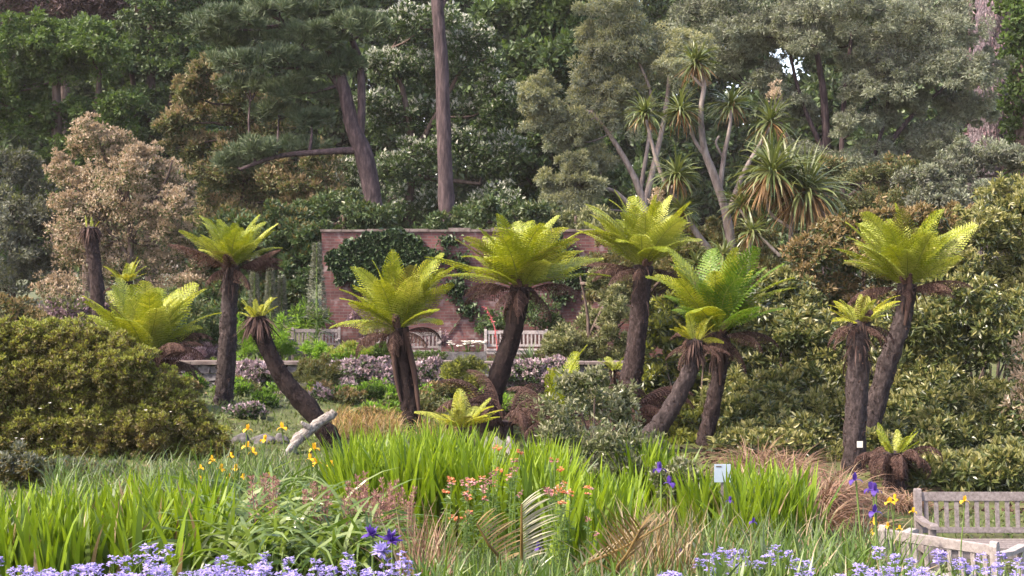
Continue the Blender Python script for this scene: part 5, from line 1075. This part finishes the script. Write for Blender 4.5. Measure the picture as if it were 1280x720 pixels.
pv = iris_proto('violet', .8, 'violet iris', 'violet irises', .55, 'violet_iris')
vi = [(830, 612, 9.2, 'upper violet iris beside the dry straw stalks'), (839, 628, 9.1, 'lower violet iris beside the dry straw stalks'), (1091, 625, 8.9, 'topmost violet iris left of the grey bench armrest'), (1098, 634, 8.8, 'violet iris just under the topmost one by the bench'), (1106, 636, 8.9, 'right hand violet iris of the group by the bench'), (1102, 665, 8.6, 'lowest violet iris in front of the pale bench'), (904, 601, 11, 'dusky iris just under the plant label'), (925, 624, 10.4, 'dusky iris in the bright clump right of the label'), (878, 667, 9, 'dusky iris among grey green leaves below the label'), (673, 648, 8.2, 'single small violet iris left of the pale fan frond'), (838, 656, 9, 'faint violet iris low among the straw stalks')]
place(pv, [(at(a, b, d, .8), random.uniform(0, 6), .8 if k > 5 else 1.15, lab) for k, (a, b, d, lab) in enumerate(vi)])
# agapanthus-like violet heads
def umbel(label, px, py, d, mat, h=.7, s=.05):
    b = at(px, py, d, h); t = thing('violet_flower', b, label, 'flower', 'violet flower heads')
    mb = MB(); tube(mb, [b, b + np.array([.01, 0, h])], [.006, .005], 5, cap=False); mb.obj('stem', M['stem'], t)
    mb = MB(); top = b + np.array([0, 0, h]); n = 46; blades(mb, np.tile(top, (n, 1)), rng.uniform(0, 6.28, n), rng.uniform(-.3, 1.5, n), rng.uniform(-.2, .8, n), s * rng.uniform(.6, 1.2, n), .022, 4, prof='petal'); mb.obj('flower_head', M[mat], t)
umbel('dark violet starry flower head at the right end of the left bluebells', 464, 668, 7.6, 'violet')
umbel('violet starry flower head leaning over the bluebells', 488, 676, 7.5, 'violet', s=.06)
umbel('lower violet starry flower head near the reddish stalks', 478, 690, 7.3, 'bluebell', s=.06)

# bluebells: heads of starry pale blue flowers, each plant its own object
def bluebell_proto(seed, dx):
    rs = np.random.default_rng(seed); h = .42
    t = thing('bluebell', (0, 0, 0), 'pale violet blue bluebell', 'flower', 'bluebells along the bottom edge')
    mb = MB(); tube(mb, [(0, 0, 0), (dx * .4, 0, h * .6), (dx, 0, h)], [.005, .004, .003], 5, cap=False); mb.obj('stem', M['stem'], t)
    mb = MB()
    for k in range(11):
        z = h - .085 * rs.random()**1.2; a = rs.uniform(0, 6.28); r = .022 + .02 * (h - z) / .08
        c = np.array([dx + math.cos(a) * r, math.sin(a) * r, z + .006]); n = 6
        az = np.arange(n) * 1.047 + rs.uniform(0, 1)
        blades(mb, np.tile(c, (n, 1)), az, rs.uniform(.0, .9, n), .6, .026, .0125, 3, prof='petal', roll=.3)
    mb.obj('flower_head', M['bluebell'], t)
    return t
protos = [bluebell_proto(k, dx) for k, dx in enumerate((.02, -.03, .05, 0))]
spec = []
yt = lambda px: 703 + 7 * math.sin(px * .031) + 5 * math.sin(px * .083 + 1) - (14 if 165 < px < 225 else 0) - (12 if 430 < px < 505 else 0)
for k in range(200):
    px = random.uniform(-8, 512); f = random.random()**1.1; py = yt(px) + f * 42
    d = 7.4 - 1.3 * f
    if k % 9 == 0: py -= 12
    spec.append((px, py, d, 'pale violet blue bluebell in the drift along the bottom left edge'))
for px, py in [(885, 690), (890, 698), (902, 688), (878, 700), (912, 702), (922, 690), (930, 686), (938, 697), (958, 690), (960, 684), (990, 686), (988, 700), (1008, 700), (950, 704), (895, 706), (926, 700)]:
    spec.append((px + random.uniform(-3, 3), py, random.uniform(7.2, 7.9), 'pale violet blue bluebell scattered among the iris leaves right of the straw stalks'))
for px in np.linspace(1078, 1278, 32):
    spec.append((px + random.uniform(-6, 6), random.uniform(690, 728) - (10 if 1080 < px < 1130 else 0), random.uniform(6.6, 7.6), 'pale violet blue bluebell in the drift below the two benches'))
for px, py in [(826, 716), (838, 714), (846, 717), (832, 720), (885, 720), (1015, 718), (1040, 717), (1000, 720)]:
    spec.append((px, py, 6.6, 'pale violet blue bluebell low on the bottom edge in front of the iris leaves'))
for k, (px, py, d, lab) in enumerate(spec):
    o = protos[k % 4] if k < 4 else copy_tree(protos[k % 4])
    s = random.uniform(.58, .85); o.location = tuple(at(px, py, d, .42 * s)); o.rotation_euler = (random.uniform(-.12, .12), random.uniform(-.12, .12), random.uniform(0, 6.28)); o['label'] = lab
    o.scale = (s, s, s)

# orange and pink alstroemerias
def alstro_proto(mats, seed):
    rs = np.random.default_rng(seed); h = 1.2
    t = thing('peruvian_lily', (0, 0, 0), 'orange peruvian lily', 'flower', 'orange and pink lilies')
    mb = MB(); tube(mb, [(0, 0, 0), (.02, 0, h * .5), (0, 0, h)], [.006, .005, .004], 5, cap=False); mb.obj('stem', M['stem'], t)
    mb = MB(); n = 44; z = rs.uniform(.2, h - .05, n); blades(mb, np.stack([np.full(n, .01), np.zeros(n), z], -1), rs.uniform(0, 6.28, n), rs.uniform(.2, .9, n), 1.0, .09, .018, 3, prof='petal'); mb.obj('foliage', M['blade_mid'], t)
    mb = MB()
    for k in range(7):
        a = rs.uniform(0, 6.28); q = np.array([math.cos(a) * .035, math.sin(a) * .035, h + rs.uniform(-.03, .035)]); n = 6
        blades(mb, np.tile(q, (n, 1)), np.arange(n) * 1.05, rs.uniform(.5, 1.2, n), .7, .032, .015, 3, k % len(mats), prof='petal')
    mb.obj('flower_head', [M[a] for a in mats], t)
    return t
ap = [alstro_proto(['orange'], 1), alstro_proto(['orange', 'pink'], 2), alstro_proto(['pink', 'orange', 'rust_plume'], 3), alstro_proto(['pink', 'rust_plume'], 4)]
al = [(566, 582, 0), (567, 610, 0), (577, 605, 1), (581, 625, 0), (590, 628, 2), (578, 638, 0), (597, 618, 3), (588, 612, 2), (604, 600, 3), (612, 608, 1), (560, 616, 1), (616, 580, 0), (608, 584, 1), (618, 578, 0), (636, 572, 0), (640, 578, 1), (634, 566, 2), (570, 655, 0), (562, 662, 1), (693, 592, 1), (700, 596, 0), (710, 599, 0), (690, 586, 2), (683, 630, 3), (690, 622, 1), (696, 632, 0), (702, 626, 0), (706, 620, 1), (712, 630, 3), (675, 626, 2), (737, 628, 1), (664, 612, 3), (595, 600, 3), (580, 597, 3), (620, 615, 3), (606, 622, 2), (650, 600, 3), (730, 645, 3), (748, 652, 3), (626, 596, 3), (585, 643, 2), (573, 626, 2)]
for k, (px, py, q) in enumerate(al):
    fresh = not any(a[2] == q for a in al[:k])
    o = ap[q] if fresh else copy_tree(ap[q])
    o.location = tuple(at(px, py, random.uniform(8.9, 9.7), 1.2 * .58)); o.rotation_euler = (random.uniform(-.15, .15), random.uniform(-.15, .15), random.uniform(0, 6)); s = random.uniform(.5, .66); o.scale = (s, s, s)
    o['label'] = {0: 'bright orange lily head', 1: 'orange and pink lily head', 2: 'mixed pink lily head', 3: 'dull pink lily head in bud'}[q] + (' in the cluster left of the pale fan frond' if px < 660 else ' in the cluster above the pale fan frond' if px < 720 else ' right of the pale fan frond')

# rusty pink plumes
def plume_proto(seed):
    rs = np.random.default_rng(seed); t = thing('rusty_plume', (0, 0, 0), 'rusty pink plume', 'flower', 'rusty pink plumes'); h = .6
    mb = MB(); tube(mb, [(0, 0, 0), (.01, 0, h)], [.005, .003], 5, cap=False); mb.obj('stem', M['rust_plume'], t)
    mb = MB(); n = 90; s = rs.random(n); a = rs.uniform(0, 6.28, n); r = .02 * (1 - s) + .004
    leaves(mb, np.stack([np.cos(a) * r + .008, np.sin(a) * r, h * .5 + s * h * .5], -1), np.stack([np.cos(a), np.sin(a), rs.uniform(.3, 1.4, n)], -1), rs.uniform(.018, .035, n), .011); mb.obj('flower_head', M['rust_plume'], t)
    return t
pp_ = [plume_proto(11), plume_proto(12), plume_proto(13)]
for k in range(46):
    px = random.choice([392, 398, 445, 452, 460, 468, 485, 492, 500, 508, 516]) + random.uniform(-5, 5); py = 598 + random.uniform(-8, 26) + (8 if px > 470 else 0)
    if k > 38: px = random.uniform(316, 350); py = random.uniform(585, 602)
    o = pp_[k % 3] if k < 3 else copy_tree(pp_[k % 3])
    o.location = tuple(at(px, py, random.uniform(9.6, 10.8), .6)); o.rotation_euler = (random.uniform(-.15, .15), random.uniform(-.15, .15), random.uniform(0, 6)); o['label'] = 'rusty pink plume in the haze between the arching leaves and the bright green stand' if k <= 38 else 'rusty pink plume below the yellow irises'

# feather palm fronds: a rachis with a row of leaflets on its lit side
def frond_palm(label, p0, p1, d, a, L, n, mt, both=False):
    """rachis from pixel p0 to p1, leaflets leaving it at angle a (degrees above the level)"""
    q0, q1 = P(p0[0], p0[1], d), P(p1[0], p1[1], d - .1); g = np.array([q0[0], q0[1] + .05, gz(q0[0], q0[1])])
    t = thing('palm_frond', g, label, 'palm frond', 'feather palm fronds')
    mb = MB(); tube(mb, [g, q0, (q0 + q1) / 2 + np.array([0, -.02, 0]), q1], [.011, .010, .008, .004], 6, sub=3, cap=False); mb.obj('stalk', M['palm_brown'], t)
    mb = MB(); k = np.linspace(.02, 1, n); b = q0[None] * (1 - k[:, None]) + q1[None] * k[:, None]
    for s_ in ((1, -1) if both else (1,)):
        az = (0 if s_ > 0 else math.pi) + rng.normal(-.35 * s_, .10, n); e = R(a) + rng.normal(0, .05, n) + (k - .5) * .25
        blades(mb, b, az, e, rng.uniform(.2, .5, n), L * (1 - .45 * np.abs(k - .45) * 1.6) * rng.uniform(.9, 1.08, n), .017, 5, roll=np.full(n, .9) + rng.normal(0, .12, n), prof='spear')
    mb.obj('leaflets', M[mt], t)
frond_palm('pale ribbed palm frond among the orange flowers', (652, 702), (652, 630), 7.8, 36, .26, 24, 'palm_pale')
frond_palm('brown palm frond left of the pale ribbed one', (627, 706), (596, 655), 7.9, 40, .26, 16, 'palm_brown')
frond_palm('dull straw palm frond with bent stalk right of the pale ribbed one', (720, 716), (836, 652), 7.8, 62, .18, 16, 'blade_dry', True)
frond_palm('golden brown palm frond low between the straw stalks', (768, 720), (800, 662), 7.7, 55, .24, 14, 'palm_brown', True)

# plant label on its stake
b = P(903, 600, 13.1); g = G(903, 13.1); t = thing('plant_label', g, 'pale blue white plant label on a stake between bright green clumps', 'label')
mb = MB(); box(mb, (g[0] - .012, g[1] + .008, g[2] - .1), (g[0] + .012, g[1] + .022, b[2] + .1)); mb.obj('stake', M['oldwood'], t)
M['label_white'] = surfmat('label_white', [(.24, .30, .36), (.32, .38, .43)], (3, 3, 3), bump=.0, rough=.4)
mb = MB(); box(mb, (g[0] - .075, g[1] - .006, b[2] - .02), (g[0] + .075, g[1] + .005, b[2] + .145)); o = mb.obj('plate', M['label_white'], t)
mb = MB(); box(mb, (g[0] - .06, g[1] - .009, b[2] + .12), (g[0] - .01, g[1] - .0065, b[2] + .13)); mb.obj('print', M['twig'], o)

# ------------------------------------------------------------------ air
mb = MB(); box(mb, (float(gx[0]) - 2, float(gy[0]) - 2, -1.2), (float(gx[-1]) + 2, float(gy[-1]) + 2, 33)); hz = mb.obj('haze', []); tag(hz, kind='stuff')
m = bpy.data.materials.new('haze'); m.use_nodes = True; m.node_tree.nodes.clear()
pv = m.node_tree.nodes.new('ShaderNodeVolumePrincipled'); pv.inputs['Color'].default_value = (.95, .88, .90, 1); pv.inputs['Density'].default_value = .00017; pv.inputs['Anisotropy'].default_value = 0
mo = m.node_tree.nodes.new('ShaderNodeOutputMaterial'); m.node_tree.links.new(pv.outputs[0], mo.inputs['Volume']); hz.data.materials.append(m)
